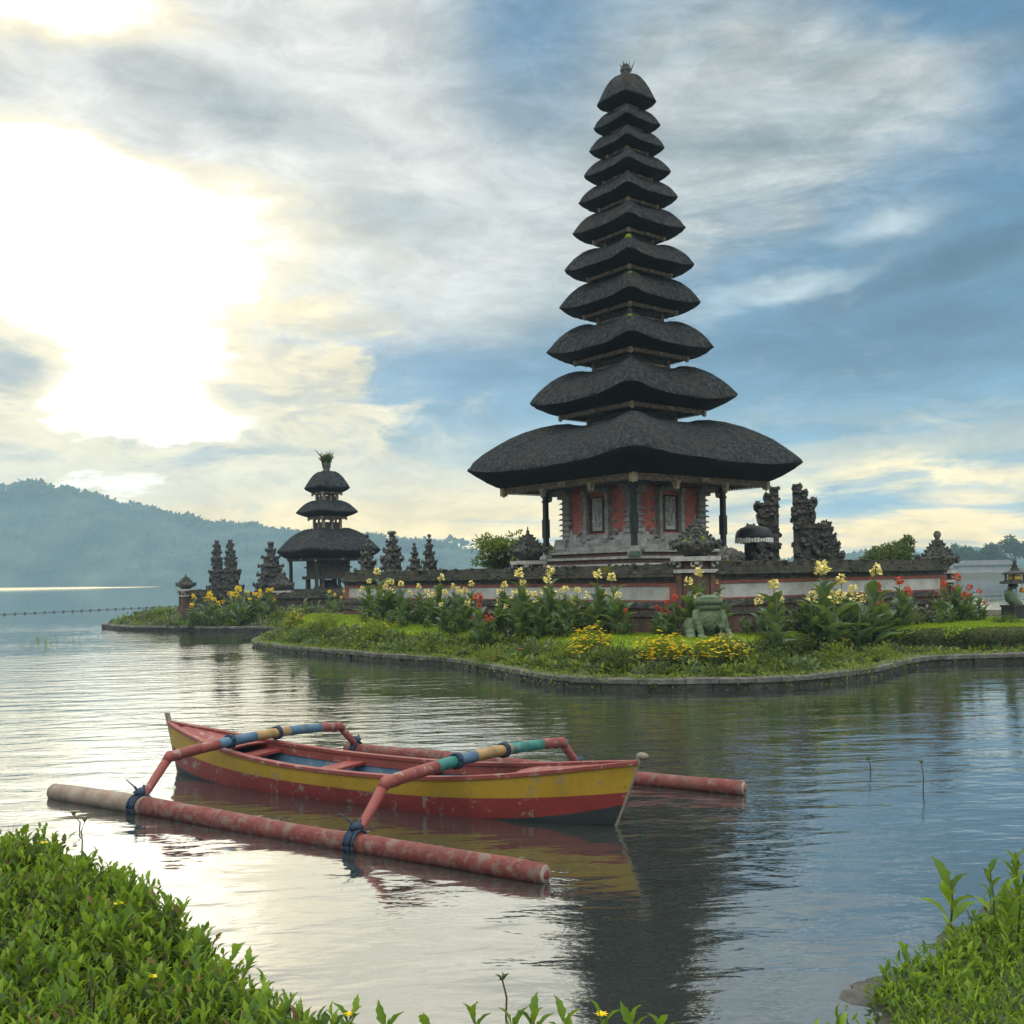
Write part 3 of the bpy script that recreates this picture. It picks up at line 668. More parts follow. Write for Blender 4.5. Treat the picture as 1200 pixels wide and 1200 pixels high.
def storey(half, z0, z1, root):                       # the short box between two roofs
    mb = MB(); h = z1 - z0
    mb.box((0, 0, (z0 + z1) / 2), (half * 1.86, half * 1.86, h))
    mb.box((0, 0, z1 - .03), (half * 1.97, half * 1.97, .05))
    o = mb.build('storey', darkwood, root)
    fr = MB(); fr.box((0, 0, z0 + h * .42), (half * 1.9, half * 1.9, h * .56))
    for s in (-1, 1):
        n = max(2, int(half * 1.6 / .22))
        for i in range(n):
            u = (-1 + 2 * (i + .5) / n) * half * .82
            for w in (0, 1):
                c = (u, s * half * .95, z0 + h * .42) if w else (s * half * .95, u, z0 + h * .42)
                d = (half * 1.5 / n * .9, .05, h * .5) if w else (.05, half * 1.5 / n * .9, h * .5)
                fr.box(c, d)
    fr.build('carved_frieze', gold, o)
    for sx in (-1, 1):
        for sy in (-1, 1):
            MB().box((sx * half * .93, sy * half * .93, (z0 + z1) / 2), (.09, .09, h * 1.0)).build('corner_post', eave, o)
    return o

# ------------------------------------------------------------------ the eleven-roofed meru
THETA = R(38.4); YC = 27.0; SC = YC / F
ctr = at(743, 640, YC); GZ = .74
meru = thing('pagoda_temple', (ctr.x, YC, GZ), 'tall temple tower with eleven stacked black thatched roofs over a red walled shrine', 'pagoda', None, THETA)
def zz(py): return 2 + (674.4 - py) * SC - GZ
TIERS = [  # tip half px, tip y, trim half, trim bottom y, top y of the shoulder, storey half above
 (195, 546.5, 155, 577.5, 500.5, 54), (121, 468.5, 85, 492.5, 437, 46), (97, 410, 66, 428.5, 382.5, 39.5), (82, 358, 54, 374.5, 332.5, 35),
 (76, 314, 48.5, 331, 292, 29), (65.7, 271, 41, 287, 250, 27), (58, 234.5, 33.5, 249.5, 216.5, 23), (51, 204, 27.5, 217.5, 187, 19),
 (44, 175, 23, 187, 158, 16), (39, 149, 18.5, 159.5, 132, 13), (34.5, 120, 14, 132.5, 88, 0)]
rng = random.Random(3)
for i, (tp_, ty, tr_, by, sy, nk) in enumerate(TIERS):
    tip, trim, neck = tp_ * SC, tr_ * SC, nk * SC
    dpt = 1.0
    zl, zt, z0 = zz(ty), zz(sy), zz(by - (3.5 if 0 < i < 10 else 2))
    th = .20 if i == 0 else max(.08, .06 + trim * .045)
    lift = .045 if i == 0 else .075
    zl -= lift * tip
    if i < 10:
        mb = thatch_roof(neck * .98, tip, zt, zl, z0 + th * .8, trim, 100 + i, lift=lift, n=128 if i < 4 else 96)
    else:
        mb = thatch_roof(.10, tip, zt, zl, z0 + .08, trim, 111, n=80, lift=.02, p=5.0,
                         pts=[(0, 1.0), (.12, .96), (.28, .87), (.45, .73), (.6, .57), (.75, .38), (.87, .20), (.95, .08), (1, 0)])
    rf = mb.build('thatched_roof', [thatch, thatch_cut], meru)
    eave_trim(trim, z0, z0 + th, meru, rf, i < 9, i > 5)
    if i < 10: storey(neck / S2, zt - .22, zz(TIERS[i + 1][3]) + .1, meru)
    if i in (1, 2, 3, 4):                             # a tuft of moss on the front hip of some roofs
        mm = MB(); rr = neck + (tip - neck) * .55
        for k in range(9):
            q = rr / S2 * (1 + rng.uniform(-.06, .06)); mm.blob((-q + rng.uniform(-.06, .06), -q + rng.uniform(-.06, .06), zl + (zt - zl) * .78 + rng.uniform(-.02, .03)), rng.uniform(.04, .09), rng)
        mm.build('moss_tuft', MATS['lawn_turf'], rf)
# finial
f = MB(); zt = zz(88) - .05
f.lathe([(.16, 0), (.17, .05), (.10, .07), (.14, .14), (.15, .2), (.09, .24), (.11, .28), (.06, .33), (.02, .36)], (0, 0, zt), 12)
for k in range(9):
    a = k * .7; r_ = rng.uniform(.03, .13); f.tube([(math.cos(a) * r_, math.sin(a) * r_, zt + .15), (math.cos(a) * r_ * 1.4, math.sin(a) * r_ * 1.4, zt + .28), (math.cos(a) * r_ * 1.9, math.sin(a) * r_ * 1.9, zt + rng.uniform(.33, .45))], [.022, .016, .005], 5)
f.build('finial', oldstone, meru)

# cella
zb, zp = zz(640), zz(577)                             # wall base, top under the eaves
H1 = 1.24
w = MB(); w.box((0, 0, (zb + zz(560)) / 2), (2 * H1, 2 * H1, zz(560) - zb)); cella = w.build('shrine_wall', redwall, meru)
pl = MB()                                             # stepped plinth
for (half, z0, z1, mi) in ((1.42, zz(640.2), zz(634), 0), (1.50, zz(646), zz(640.4), 0), (1.60, zz(648.5), zz(646.2), 0), (1.54, zz(653), zz(648.7), 1), (1.72, zz(656), zz(653.2), 0), (1.66, zz(661), zz(656.2), 1), (2.0, zz(664), zz(661.2), 0), (2.35, zz(672), zz(664.2), 0), (2.28, zz(700), zz(672.2), 1), (2.5, -.3, zz(700.2), 0)):
    pl.box((0, 0, (z0 + z1) / 2), (2 * half, 2 * half, z1 - z0), 0, mi)
pl.build('stepped_plinth', [stone, brick], meru)
def scroll(mb, c, r, nrm, s=1, mi=0):                 # a carved curl standing proud of a wall
    u = Vector((-nrm[1], nrm[0], 0)); pts = []; rad = []
    for k in range(11):
        a = k * .55; q = r * (1 - k * .075); pts.append(Vector(c) + u * (s * q * math.cos(a)) + Vector((0, 0, q * math.sin(a)))); rad.append(r * .33 * (1 - k * .05))
    mb.tube(pts, rad, 6, mi)
for fi in range(4):                                   # the four walls: frame, niche, relief, flanking carving
    a = fi * math.pi / 2; nrm = (math.sin(a), -math.cos(a)); Mz = Matrix.Rotation(a, 3, 'Z')
    def wp(u, z, out=0.0): return Mz @ Vector((u, -H1 - out, z))
    fr = MB()
    hN = zz(584); bN = zz(625)
    for s in (-1, 1):
        fr.box(wp(s * .40, (hN + bN) / 2 - .1, .07), (.11, .14, hN - bN + .35), a); fr.box(wp(s * .40, hN + .12, .10), (.19, .20, .10), a); fr.box(wp(s * .40, bN - .22, .09), (.18, .18, .12), a)
        for k in range(4): scroll(fr, wp(s * .56, zz(590 + k * 12), .03), .075, nrm, s)
        scroll(fr, wp(s * .52, bN - .25, .05), .17, nrm, s); scroll(fr, wp(s * .62, bN - .02, .04), .11, nrm, s)
    fr.box(wp(0, hN + .16, .06), (.92, .12, .10), a); fr.box(wp(0, hN + .27, .05), (.66, .10, .12), a); fr.box(wp(0, hN + .38, .04), (.40, .08, .10), a)
    fr.box(wp(0, bN - .10, .07), (.70, .14, .10), a)
    fr.blob(wp(0, bN - .30, .06), (.34, .22, .20), rng, .25, rot=Mz); scroll(fr, wp(-.2, bN - .38, .1), .13, nrm, -1); scroll(fr, wp(.2, bN - .38, .1), .13, nrm, 1)
    fo = fr.build('niche_frame', stone, meru)
    bk = MB(); bk.box(wp(0, (hN + bN) / 2, .012), (.68, .024, hN - bN), a); bk.build('niche_back', darkwood if fi in (1, 2) else brick, fo)
    rl = MB(); zc = (hN + bN) / 2; hr = (hN - bN)
    rl.box(wp(0, zc, .05), (.34, .05, hr * .9), a)
    for (u, z, ru, rz_) in ((0, .33, .055, .075), (0, .20, .09, .10), (0, .05, .085, .12), (-.06, -.14, .045, .14), (.06, -.14, .045, .14), (-.12, .16, .03, .11), (.12, .12, .03, .11), (0, .43, .04, .04), (-.1, .36, .04, .05), (.1, .36, .04, .05), (-.12, -.2, .04, .07), (.12, -.22, .04, .06), (0, -.32, .13, .04)):
        rl.blob(wp(u * 1.0, zc + z * hr * .95, .085), (ru, .04, rz_ * hr * 1.1), rng, .15, rot=Mz)
    rl.build('relief_figure', palestone, fo)
    wg = MB()                                          # white stone wings at the foot of the wall
    for s in (-1, 1):
        for k, (u, hgt_) in enumerate(((1.18, .52), (1.02, .40), (.86, .28), (.72, .20))):
            wg.box(wp(s * u, zz(640) + .04 + hgt_ / 2, .05 - k * .004), (.158, .10, hgt_), a, 0, .86)
        scroll(wg, wp(s * 1.12, zz(640) + .60, .06), .10, nrm, -s)
    wg.build('stone_wing', palestone, meru)
for sx in (-1, 1):
    for sy in (-1, 1):                                 # corner pilasters with their rows of stone fins
        c = MB(); c.box((sx * 1.2, sy * 1.2, (zb + zp) / 2 + .02), (.26, .26, zp - zb))
        for k in range(7):
            z = zz(626 - k * 6.3)
            c.box((sx * 1.2, sy * 1.2, z), (.42 - .012 * abs(k - 3), .42 - .012 * abs(k - 3), .045), 0, 0, .80)
        for k in range(4): c.box((sx * (1.2 + .05 * k), sy * (1.2 + .05 * k), zz(582 - k * 3.4)), (.44 + .06 * k, .44 + .06 * k, .065))
        c.box((sx * 1.27, sy * 1.27, zz(637)), (.5, .5, .28), 0, 0, .8)
        c.build('corner_pilaster', stone, meru)
HP = 1.64                                              # roof posts on their pedestals
for sx in (-1, 1):
    for sy in (-1, 1):
        c = MB(); z1 = zz(573); z0 = zz(652)
        c.box((sx * HP, sy * HP, (z0 + z1) / 2), (.115, .115, z1 - z0)); c.box((sx * HP, sy * HP, z1 - .12), (.17, .17, .10)); c.box((sx * HP, sy * HP, z1 - .28), (.15, .15, .05)); c.box((sx * HP, sy * HP, z1 - 1.0), (.15, .15, .5))
        po = c.build('roof_post', darkwood, meru)
        b = MB(); b.box((sx * HP, sy * HP, z0 + .03), (.26, .26, .14), 0, 0, .8); b.box((sx * HP, sy * HP, z0 + .16), (.17, .17, .12)); b.build('post_base', stone, po)
        if sx < 0 and sy < 0:
            g = MB(); g.box((sx * HP - .05, sy * HP - .05, z0 + .03), (.24, .24, .11), .2, 0, .7); g.blob((sx * HP + .08, sy * HP - .2, z0 + .10), (.06, .05, .06), rng); g.build('green_wrap', green_cl, po)
bm_ = MB()
for s in (-1, 1):
    bm_.box((0, s * HP, zz(571)), (2 * HP + .3, .12, .13)); bm_.box((s * HP, 0, zz(571)), (.12, 2 * HP - .13, .13))
bm_.build('roof_beam', darkwood, meru)
ce = MB(); ce.box((0, 0, zz(566)), (2 * 155 * SC / S2 * .93, 2 * 155 * SC / S2 * .93, .05)); ce.build('eave_ceiling', darkwood, meru)
for sx in (-1, 1):
    for k in (-1, 1):
        for ax in (0, 1):
            c = (sx * .9 * 1.0, k * 2.35) if ax else (k * 2.35, sx * .9)
            MB().box((c[0], c[1], zz(578)), (.10, .10, .2), 0, 0, 1.5).build('eave_pendant', gold, meru)

# ------------------------------------------------------------------ the smaller three-roofed meru
oldwood = mat('old_brown_wood', [(.3, (.03, .026, .022)), (.6, (.085, .07, .056)), (.85, (.17, .14, .11))], 8, .85, .6, 20)
Y2 = 47.0; S_2 = Y2 / F; c2 = at(385, 690, Y2); GZ2 = .66
shr = thing('pagoda_shrine', (c2.x, Y2, GZ2), 'small open shrine tower with three stacked grey thatched roofs and a leafy finial', 'shrine', None, THETA)
def z2(py): return 2 + (681 - py) * S_2 - GZ2
k17 = 1 / math.cos(R(17))
for i, (tp_, ty, tr_, by, sy, nk) in enumerate([(60, 646, 46, 657.5, 621, 15), (36, 600.3, 22, 609, 587.5, 11.5), (26.3, 572.3, 17, 580, 553.5, 0)]):
    tip, trim, neck = tp_ * S_2 * k17, tr_ * S_2 * k17, nk * S_2 * k17
    if i < 2: mb = thatch_roof(neck, tip, z2(sy), z2(ty) - .04, z2(by) + .12, trim, 50 + i, n=96, lift=.02,
                               pts=[(0, .93), (.08, 1.0), (.22, .94), (.42, .77), (.6, .58), (.78, .34), (.92, .12), (1, 0)])
    else: mb = thatch_roof(.12, tip, z2(sy), z2(ty) - .03, z2(by) + .1, trim, 53, n=80, lift=.03, p=5.0,
                           pts=[(0, 1.0), (.15, .97), (.32, .89), (.5, .74), (.68, .52), (.84, .27), (.94, .1), (1, 0)])
    rf = mb.build('thatched_roof', [thatch, thatch_cut], shr)
    eave_trim(trim, z2(by), z2(by) + .15, shr, rf, True, i > 0)
    if i < 2:
        h_ = neck / S2; za, zb2 = z2(sy) - .15, z2((609, 580)[i]) + .1
        st = MB(); st.box((0, 0, za + (zb2 - za) * .36), (h_ * 1.9, h_ * 1.9, (zb2 - za) * .62)); so_ = st.build('storey', oldwood, shr)
        for sx in (-1, 1):
            for sy2 in (-1, 1): MB().box((sx * h_, sy2 * h_, (za + zb2) / 2), (.11, .11, zb2 - za)).build('corner_post', eave, so_)
        for (ux, uy) in ((0, 1), (0, -1), (1, 0), (-1, 0)): MB().box((ux * h_, uy * h_, (za + zb2) / 2), (.08, .08, zb2 - za)).build('middle_post', eave, so_)
P, D = [], []
rs = np.random.RandomState(9); zf = z2(553.5)
f = MB(); f.lathe([(.2, 0), (.22, .1), (.13, .14), (.19, .3), (.2, .42), (.12, .5), (.04, .55)], (0, 0, zf - .05), 10, p=3); fo = f.build('finial', oldstone, shr)
n = 70; a = rs.uniform(0, 6.28, n); s_ = rs.uniform(.1, .55, n); P = np.column_stack([.1 * np.cos(a), .1 * np.sin(a), zf + rs.uniform(.2, .45, n)]); D = np.column_stack([np.cos(a) * s_, np.sin(a) * s_, np.ones(n)])
V, Q, T = leaves(P, D, rs.uniform(.3, .62, n), .05, 'fold', .6, rs); link('finial_fronds', np_mesh('finial_fronds', V, Q, T, leaf_dark), fo)
fl = MB()
for (px_, k) in ((368.5, -1),): fl.tube([(0, 0, zf + .3), (-.25, -.05, zf + .65), (-.62, -.1, zf + .98)], [.04, .035, .01], 6)
fl.build('finial_plume', twigm, fo)
b = MB()
for (half, z0, z1) in ((1.75, -.2, z2(700)), (1.55, z2(700) + .004, z2(694)), (1.35, z2(694) + .004, z2(690))): b.box((0, 0, (z0 + z1) / 2), (2 * half, 2 * half, z1 - z0))
b.build('stone_platform', oldstone, shr)
for sx in (-1, 1):
    for sy in (-1, 1):
        c = MB(); c.box((sx * 1.25, sy * 1.25, (z2(692) + z2(655)) / 2), (.12, .12, z2(655) - z2(692))); c.box((sx * 1.25, sy * 1.25, z2(690)), (.24, .24, .22), 0, 0, .7); c.build('roof_post', darkwood, shr)
c = MB(); c.box((0, 0, z2(655.2)), (2.75, 2.75, .12)); c.build('roof_beam', darkwood, shr)
c = MB(); c.box((0, 0, (z2(676) + z2(656)) / 2), (1.45, 1.45, z2(656) - z2(676))); c.box((0, 0, z2(677)), (1.75, 1.75, .14)); c.box((0, 0, z2(665)), (1.6, 1.6, .07)); cb = c.build('offering_box', oldwood, shr)
for sx in (-1, 1):
    for sy in (-1, 1): MB().box((sx * .68, sy * .68, (z2(690) + z2(678)) / 2), (.17, .17, z2(678) - z2(690) + .1)).build('box_leg', oldwood, cb)
c = MB(); c.box((0, 0, z2(686)), (.7, .7, .5), 0, 0, .7); c.build('inner_pedestal', oldstone, shr)

# ------------------------------------------------------------------ enclosure walls, pillars, gates, carved stones
P0 = Vector((3.76, 21.0)); U = Vector((math.cos(THETA), math.sin(THETA))); W = Vector((-math.sin(THETA), math.cos(THETA)))
def wall_along(name, a, b, label, cat, z_top=2.26, z_ground=.4, seed=1, dark=False):
    a, b = Vector(a), Vector(b); d = (b - a); L = d.length; ang = math.atan2(d.y, d.x)
    root = thing(name, (a.x, a.y, 0), label, cat, None, ang); rng = random.Random(seed); dz = z_top - 2.26
    def run(mb, half, z0, z1, mi=0, n=1, jz=0.0, jw=0.0, x0=0, x1=None):    # n blocks along the wall
        x1 = L if x1 is None else x1
        for i in range(n):
            l = (x1 - x0) / n; q = rng.uniform(-jz, jz); hw = half + rng.uniform(-jw, jw)
            mb.box((x0 + (i + .5) * l, 0, (z0 + z1 + q) / 2 + dz), (l - (.006 if n > 1 else 0), 2 * hw, z1 - z0 + q), 0, mi)
    nb = max(3, int(L / .8))
    m = MB(); run(m, .20, 2.14, 2.26, 0, nb, .02, .012); run(m, .30, 2.06, 2.138, 0, nb, .01, .012); run(m, .35, 1.99, 2.058, 0, nb, .01, .015)
    for i in range(int(L * 16)):                      # crumbled, overgrown edge of the coping
        x = rng.uniform(0, L); s = rng.choice((-1, -1, 1)); m.blob((x, s * rng.uniform(.16, .35), rng.choice((2.26, 2.07, 2.02)) + dz + rng.uniform(-.02, .02)), (rng.uniform(.03, .10), rng.uniform(.03, .06), rng.uniform(.015, .035)), rng, .3, 0, 6, 3)
    m.build('coping', mossy, root)
    m = MB(); run(m, .27, 1.93, 1.988, 0, nb, 0, .008); run(m, .24, 1.875, 1.928, 0, nb, 0, .006); m.build('moulding', oldstone, root)
    m = MB(); run(m, .225, 1.80, 1.873); run(m, .215, 1.47, 1.50)
    for i in (0, 1):
        n_ = 1; m.box((min(max(i * L / n_, .12), L - .12), 0, 1.65 + dz), (.24, .44, .298))
    m.build('brick_band', brick if dark else redline, root)
    m = MB(); run(m, .20, 1.502, 1.798); m.build('plaster_panel', oldstone if dark else panel, root)
    m = MB(); run(m, .25, 1.41, 1.468, 0, nb, 0, .006); run(m, .29, 1.33, 1.408, 0, nb, 0, .006); run(m, .25, 1.24, 1.328, 1); run(m, .31, 1.15, 1.238, 0, nb, 0, .006); run(m, .27, z_ground, 1.148, 1); m.build('stepped_base', [oldstone, brick], root)
    return root
wl_end = P0 + W * 14.2; wr_end = P0 + U * 9.75
wall_along('temple_wall', wl_end, P0 + W * .28, 'long low enclosure wall with mossy coping, running from the corner pillar back to the small shrine', 'wall', 2.23, seed=2)
wall_along('temple_wall', P0 + U * .28, wr_end - U * .3, 'low enclosure wall of grey panels and brick between the two big urn-topped pillars, behind the frog', 'wall', 2.27, seed=3)

def knobs(mb, half, z, k, rng, r=.07, up=.10, half_only=False):       # carved horns round a cornice
    for sx in (-1, 1):
        for sy in (-1, 1):
            if half_only and sx < 0: continue
            mb.box((sx * half, sy * half, z), (r * 1.6, r * 1.6, up * 1.5), 0, 0, .45); mb.blob((sx * half * 1.05, sy * half * 1.05, z + up * .35), r, rng, .3)
    for q in range(k):
        u = (-1 + 2 * (q + .5) / k) * half
        for s in (-1, 1):
            if not (half_only and u < 0): mb.blob((u, s * half * 1.02, z + rng.uniform(-.02, .03)), (r * .9, r * .7, r * rng.uniform(.8, 1.4)), rng, .35)
            if not (half_only and s < 0): mb.blob((s * half * 1.02, u, z + rng.uniform(-.02, .03)), (r * .7, r * .9, r * rng.uniform(.8, 1.4)), rng, .35)
def urn_crown(mb, z, half, h, rng, ball=False):        # mossy tiered crown on a pillar
    mb.lathe([(half * .55, 0), (half * .62, h * .06), (half * .9, h * .14), (half * 1.0, h * .26), (half * .95, h * .33)], (0, 0, z), 16, p=5)
    knobs(mb, half * .96, z + h * .28, 4, rng, half * .16, h * .16)
    for k, (f, zz_) in enumerate(((.80, .36), (.66, .45), (.52, .53), (.38, .61), (.25, .69))):
        mb.box((0, 0, z + h * zz_), (2 * half * f, 2 * half * f, h * .085), 0, 0, .86); knobs(mb, half * f * .92, z + h * zz_ + h * .03, 3 - k // 2, rng, half * .085, h * .05)
    if ball: mb.lathe([(half * .2, h * .70), (half * .26, h * .75), (half * .15, h * .80), (half * .24, h * .86), (half * .27, h * .92), (half * .16, h * .99), (.01, h)], (0, 0, z), 10)
    else: mb.lathe([(half * .2, h * .72), (half * .22, h * .76), (half * .11, h * .80), (half * .14, h * .85), (half * .05, h * .91), (.012, h)], (0, 0, z), 10)
def pillar(px, py_top, py_cap, Y, halfpx, label, ball=False, z0=.3, seed=1, group=None, shaft=.29, moss=True):
    rng = random.Random(seed); c = at(px, py_cap, Y); zc = c.z; zt = at(px, py_top, Y).z; half = halfpx / F * Y / 1.25
    root = thing('stone_pillar', (c.x, Y, z0), label, 'pillar', group, THETA)
    s = MB(); s.box((0, 0, (zc - z0) / 2), (2 * shaft * .82, 2 * shaft * .82, zc - z0)); s.box((0, 0, (1.0 - z0) / 2), (2.3 * shaft, 2.3 * shaft, 1.0 - z0))
    for sx in (-1, 1):
        for sy in (-1, 1): s.box((sx * shaft * .72, sy * shaft * .72, (zc - z0) / 2 + .2), (shaft * .5, shaft * .5, zc - z0 - .42))
    s.build('shaft', [brick], root)
    cp = MB(); zl = zc - z0
    cp.box((0, 0, zl - .30), (2.2 * shaft, 2.2 * shaft, .07)); cp.box((0, 0, zl - .05), (2.5 * shaft, 2.5 * shaft, .09))
    for q in range(4):
        a = q * math.pi / 2; n_ = (math.sin(a), -math.cos(a)); M_ = Matrix.Rotation(a, 3, 'Z')
        for s_ in (-1, 1): scroll(cp, M_ @ Vector((s_ * shaft * .75, -shaft * 1.02, zl - .17)), .11, n_, s_)
    cp.build('scroll_capital', stone, root)
    u = MB(); urn_crown(u, zl, half, zt - zc, rng, ball); cr = u.build('urn_crown', oldstone, root)
    if moss:
        mo = MB()
        for k in range(46): a = rng.uniform(0, 6.28); q = rng.uniform(.2, .95); mo.blob((math.cos(a) * half * q, math.sin(a) * half * q, zl + (zt - zc) * (.62 - .35 * q) + rng.uniform(-.02, .03)), rng.uniform(.02, .055), rng, .35, 0, 6, 3)
        mo.build('moss', lawnm, cr)
    return root
pillar(815, 603, 652, 21.0, 25, 'mossy corner pillar with scroll capital and spiked urn crown, right behind the frog statue', seed=4)
pillar(1099, 622, 668, 27.1, 20, 'dark end pillar of the right wall, urn crown with a ball on top', ball=True, seed=5, moss=False)
pillar(619, 617, 657, 25.6, 20, 'dark spiked urn pillar on the long wall, beside the leafy bush left of the tower', seed=6, moss=False, shaft=.26)

def carved_mass(mb, levels, rng, split=False, dens=1.0):  # stacked carved stone; split: one flat side at x = 0
    z = 0
    for (hw, h) in levels:
        x0, x1 = (0, hw) if split else (-hw, hw); y = min(hw, .42) if split else hw
        mb.box(((x0 + x1) / 2 * .92, 0, z + h * .36), ((x1 - x0) * .88, 2 * y * .86, h * .72)); mb.box(((x0 + x1) / 2, 0, z + h * .80), ((x1 - x0), 2 * y, h * .14)); mb.box(((x0 + x1) / 2 * .96, 0, z + h * .94), ((x1 - x0) * .92, 2 * y * .92, h * .125))
        r = min(.10, max(.028, h * .22))
        for k in range(int((10 + 16 * hw) * dens)):
            face = rng.random(); zz_ = z + rng.uniform(.05, 1.0) * h
            if face < .38: p = (rng.uniform(x0, x1), -y * rng.uniform(.86, 1.0), zz_)
            elif face < .55: p = (rng.uniform(x0, x1), y * rng.uniform(.86, 1.0), zz_)
            else: p = ((x1 if (split or rng.random() < .5) else x0) * rng.uniform(.9, 1.03), rng.uniform(-y, y), zz_)
            q_ = (r * rng.uniform(1.0, 2.2), r * rng.uniform(.9, 1.9), r * rng.uniform(.8, 2.6))
            if rng.random() < .7: mb.box(p, q_, 0, 0, rng.uniform(.3, .9), Euler((rng.uniform(-.4, .4), rng.uniform(-.4, .4), rng.uniform(-.6, .6))).to_matrix())
            else: mb.blob(p, tuple(v * .6 for v in q_), rng, .35, 0, 6, 4)
        if split: mb.blob((hw * .98, rng.uniform(-.3, .1) * y, z + h * .62), (r * 1.9, r * 2.2, r * 2.4), rng, .3, 0, 8, 5)
        for sy in (-1, 1):                              # upturned horns at the outer corners
            for sx in ((1,) if split else (-1, 1)):
                xx = sx * hw * 1.0; mb.tube([(xx * .95, sy * y * .95, z + h * .80), (xx * 1.06, sy * y * 1.04, z + h * .95), (xx * 1.08, sy * y * 1.06, z + h * 1.2)], [r * 1.1, r * .9, r * .3], 5)
        z += h
    return z
def carved(name, px, py_top, py_base, Y, halfpx, label, cat, seed, shape, split=0, z0=None, group=None, rz=None, m=None):
    rng = random.Random(seed); c = at(px, py_base, Y); zt = at(px, py_top, Y).z; z0 = c.z if z0 is None else z0
    root = thing(name, (c.x, Y, z0), label, cat, group, THETA if rz is None else rz); H = zt - z0; hw = halfpx / F * Y
    tot = sum(h for _, h in shape); mb = MB(); carved_mass(mb, [(w_ * hw, h / tot * H) for w_, h in shape], rng, bool(split))
    if split < 0: mb.v = [(-x, y, z) for x, y, z in mb.v]; mb.f = [f_[::-1] for f_ in mb.f]
    mb.build('carved_body', m or oldstone, root); return root
GATE = [(1.0, .20), (.80, .13), (1.06, .15), (.74, .12), (.88, .13), (.54, .10), (.62, .08), (.36, .07), (.22, .05)]
SPIRE = [(.78, .16), (.92, .12), (.70, .12), (1.0, .13), (.68, .10), (.48, .09), (.30, .08), (.17, .06), (.08, .05)]
yr = 30.5; rzf = R(-14)
carved('split_gate_half', 914, 571, 668, yr, 38, 'left half of the tall carved split gate, behind the black parasol', 'gate', 21, GATE, -1, z0=.55, rz=rzf)
carved('split_gate_half', 930, 568, 668, yr, 39, 'right half of the tall carved split gate, beside the low spired wing stone', 'gate', 22, GATE, 1, z0=.55, rz=rzf)
carved('gate_wing', 973, 612, 668, yr - .4, 20, 'low spired carved stone at the right foot of the tall split gate', 'carved stone', 23, SPIRE, z0=.55, rz=rzf)
yl = 46.0
carved('split_gate_half', 255, 634, 700, yl, 11.5, 'left half of the small carved split gate on the far left point of the island', 'gate', 24, [(1.0, .15), (.70, .14), (.85, .12), (.55, .13), (.68, .09), (.40, .10), (.46, .07), (.36, .09), (.26, .09), (.14, .06)], 0, z0=.5, rz=R(8))
carved('split_gate_half', 271, 633, 700, yl, 14, 'right half of the small carved split gate on the far left point of the island', 'gate', 25, [(1.0, .15), (.74, .14), (.86, .12), (.55, .13), (.70, .09), (.40, .10), (.42, .07), (.30, .09), (.22, .09), (.12, .06)], 0, z0=.5, rz=R(8))
carved('carved_shrine', 318, 636, 692, 46.5, 18, 'stepped carved stone shrine left of the small three-roofed shrine tower', 'carved stone', 26, [(1.0, .16), (.72, .16), (.8, .12), (.6, .14), (.55, .12), (.4, .12), (.22, .1), (.1, .09)], z0=.5)
pillar(330, 668, 692, 44.5, 13, 'squat urn pillar in front of the stepped carved shrine', seed=27, z0=.4, moss=False, shaft=.3)
pillar(218, 672, 690, 44.8, 10.5, 'small urn pillar ending the dark wall at the island tip', seed=28, z0=.4, moss=False, shaft=.25)
lw = 44.8
wall_along('temple_wall', at(224, 690, lw).xy, at(252, 690, lw).xy, 'short dark wall between the tip pillar and the small split gate', 'wall', 1.72, .3, seed=8, dark=True)
wall_along('temple_wall', at(287, 690, lw).xy, at(402, 690, 43.6).xy, 'dark low wall in front of the small three-roofed shrine tower', 'wall', 1.55, .3, seed=9, dark=True)
for k, (px_, yt, hp, lb) in enumerate(((431, 627, 10, 'carved guardian stone at the left end of the long wall, beside the small shrine tower'), (460, 624, 12, 'two-horned carved stone, largest of the three by the middle of the long wall'),
                                      (486, 637, 8, 'stubby carved stone between the horned stone and the slim spire on the long wall'), (503.5, 627, 8.5, 'slim spired carved stone nearest the leafy bush on the long wall'))):
    carved('carved_stone', px_, yt, 676, 35.0 - k * .7, hp, lb, 'carved stone', 30 + k, SPIRE if k != 1 else [(1.0, .2), (.85, .2), (.95, .18), (.7, .16), (.55, .12), (.35, .1), (.2, .1)], z0=.7)
# dark weathered animal-like stone on the right wall
rr = at(857, 657, 23.6); rk = MB(); rng = random.Random(8)
root = thing('carved_stone', (rr.x, rr.y, rr.z - .3), 'low dark humped stone on the wall top between the roof post and the parasol', 'carved stone', None, THETA)
rk.blob((0, 0, .36), (.26, .2, .22), rng, .15, nu=10, nv=6); rk.blob((.22, -.1, .38), (.13, .12, .14), rng, .15); rk.box((0, 0, .14), (.7, .5, .30)); rk.blob((-.22, 0, .34), (.14, .13, .10), rng, .2)
rk.build('carved_body', oldstone, root)

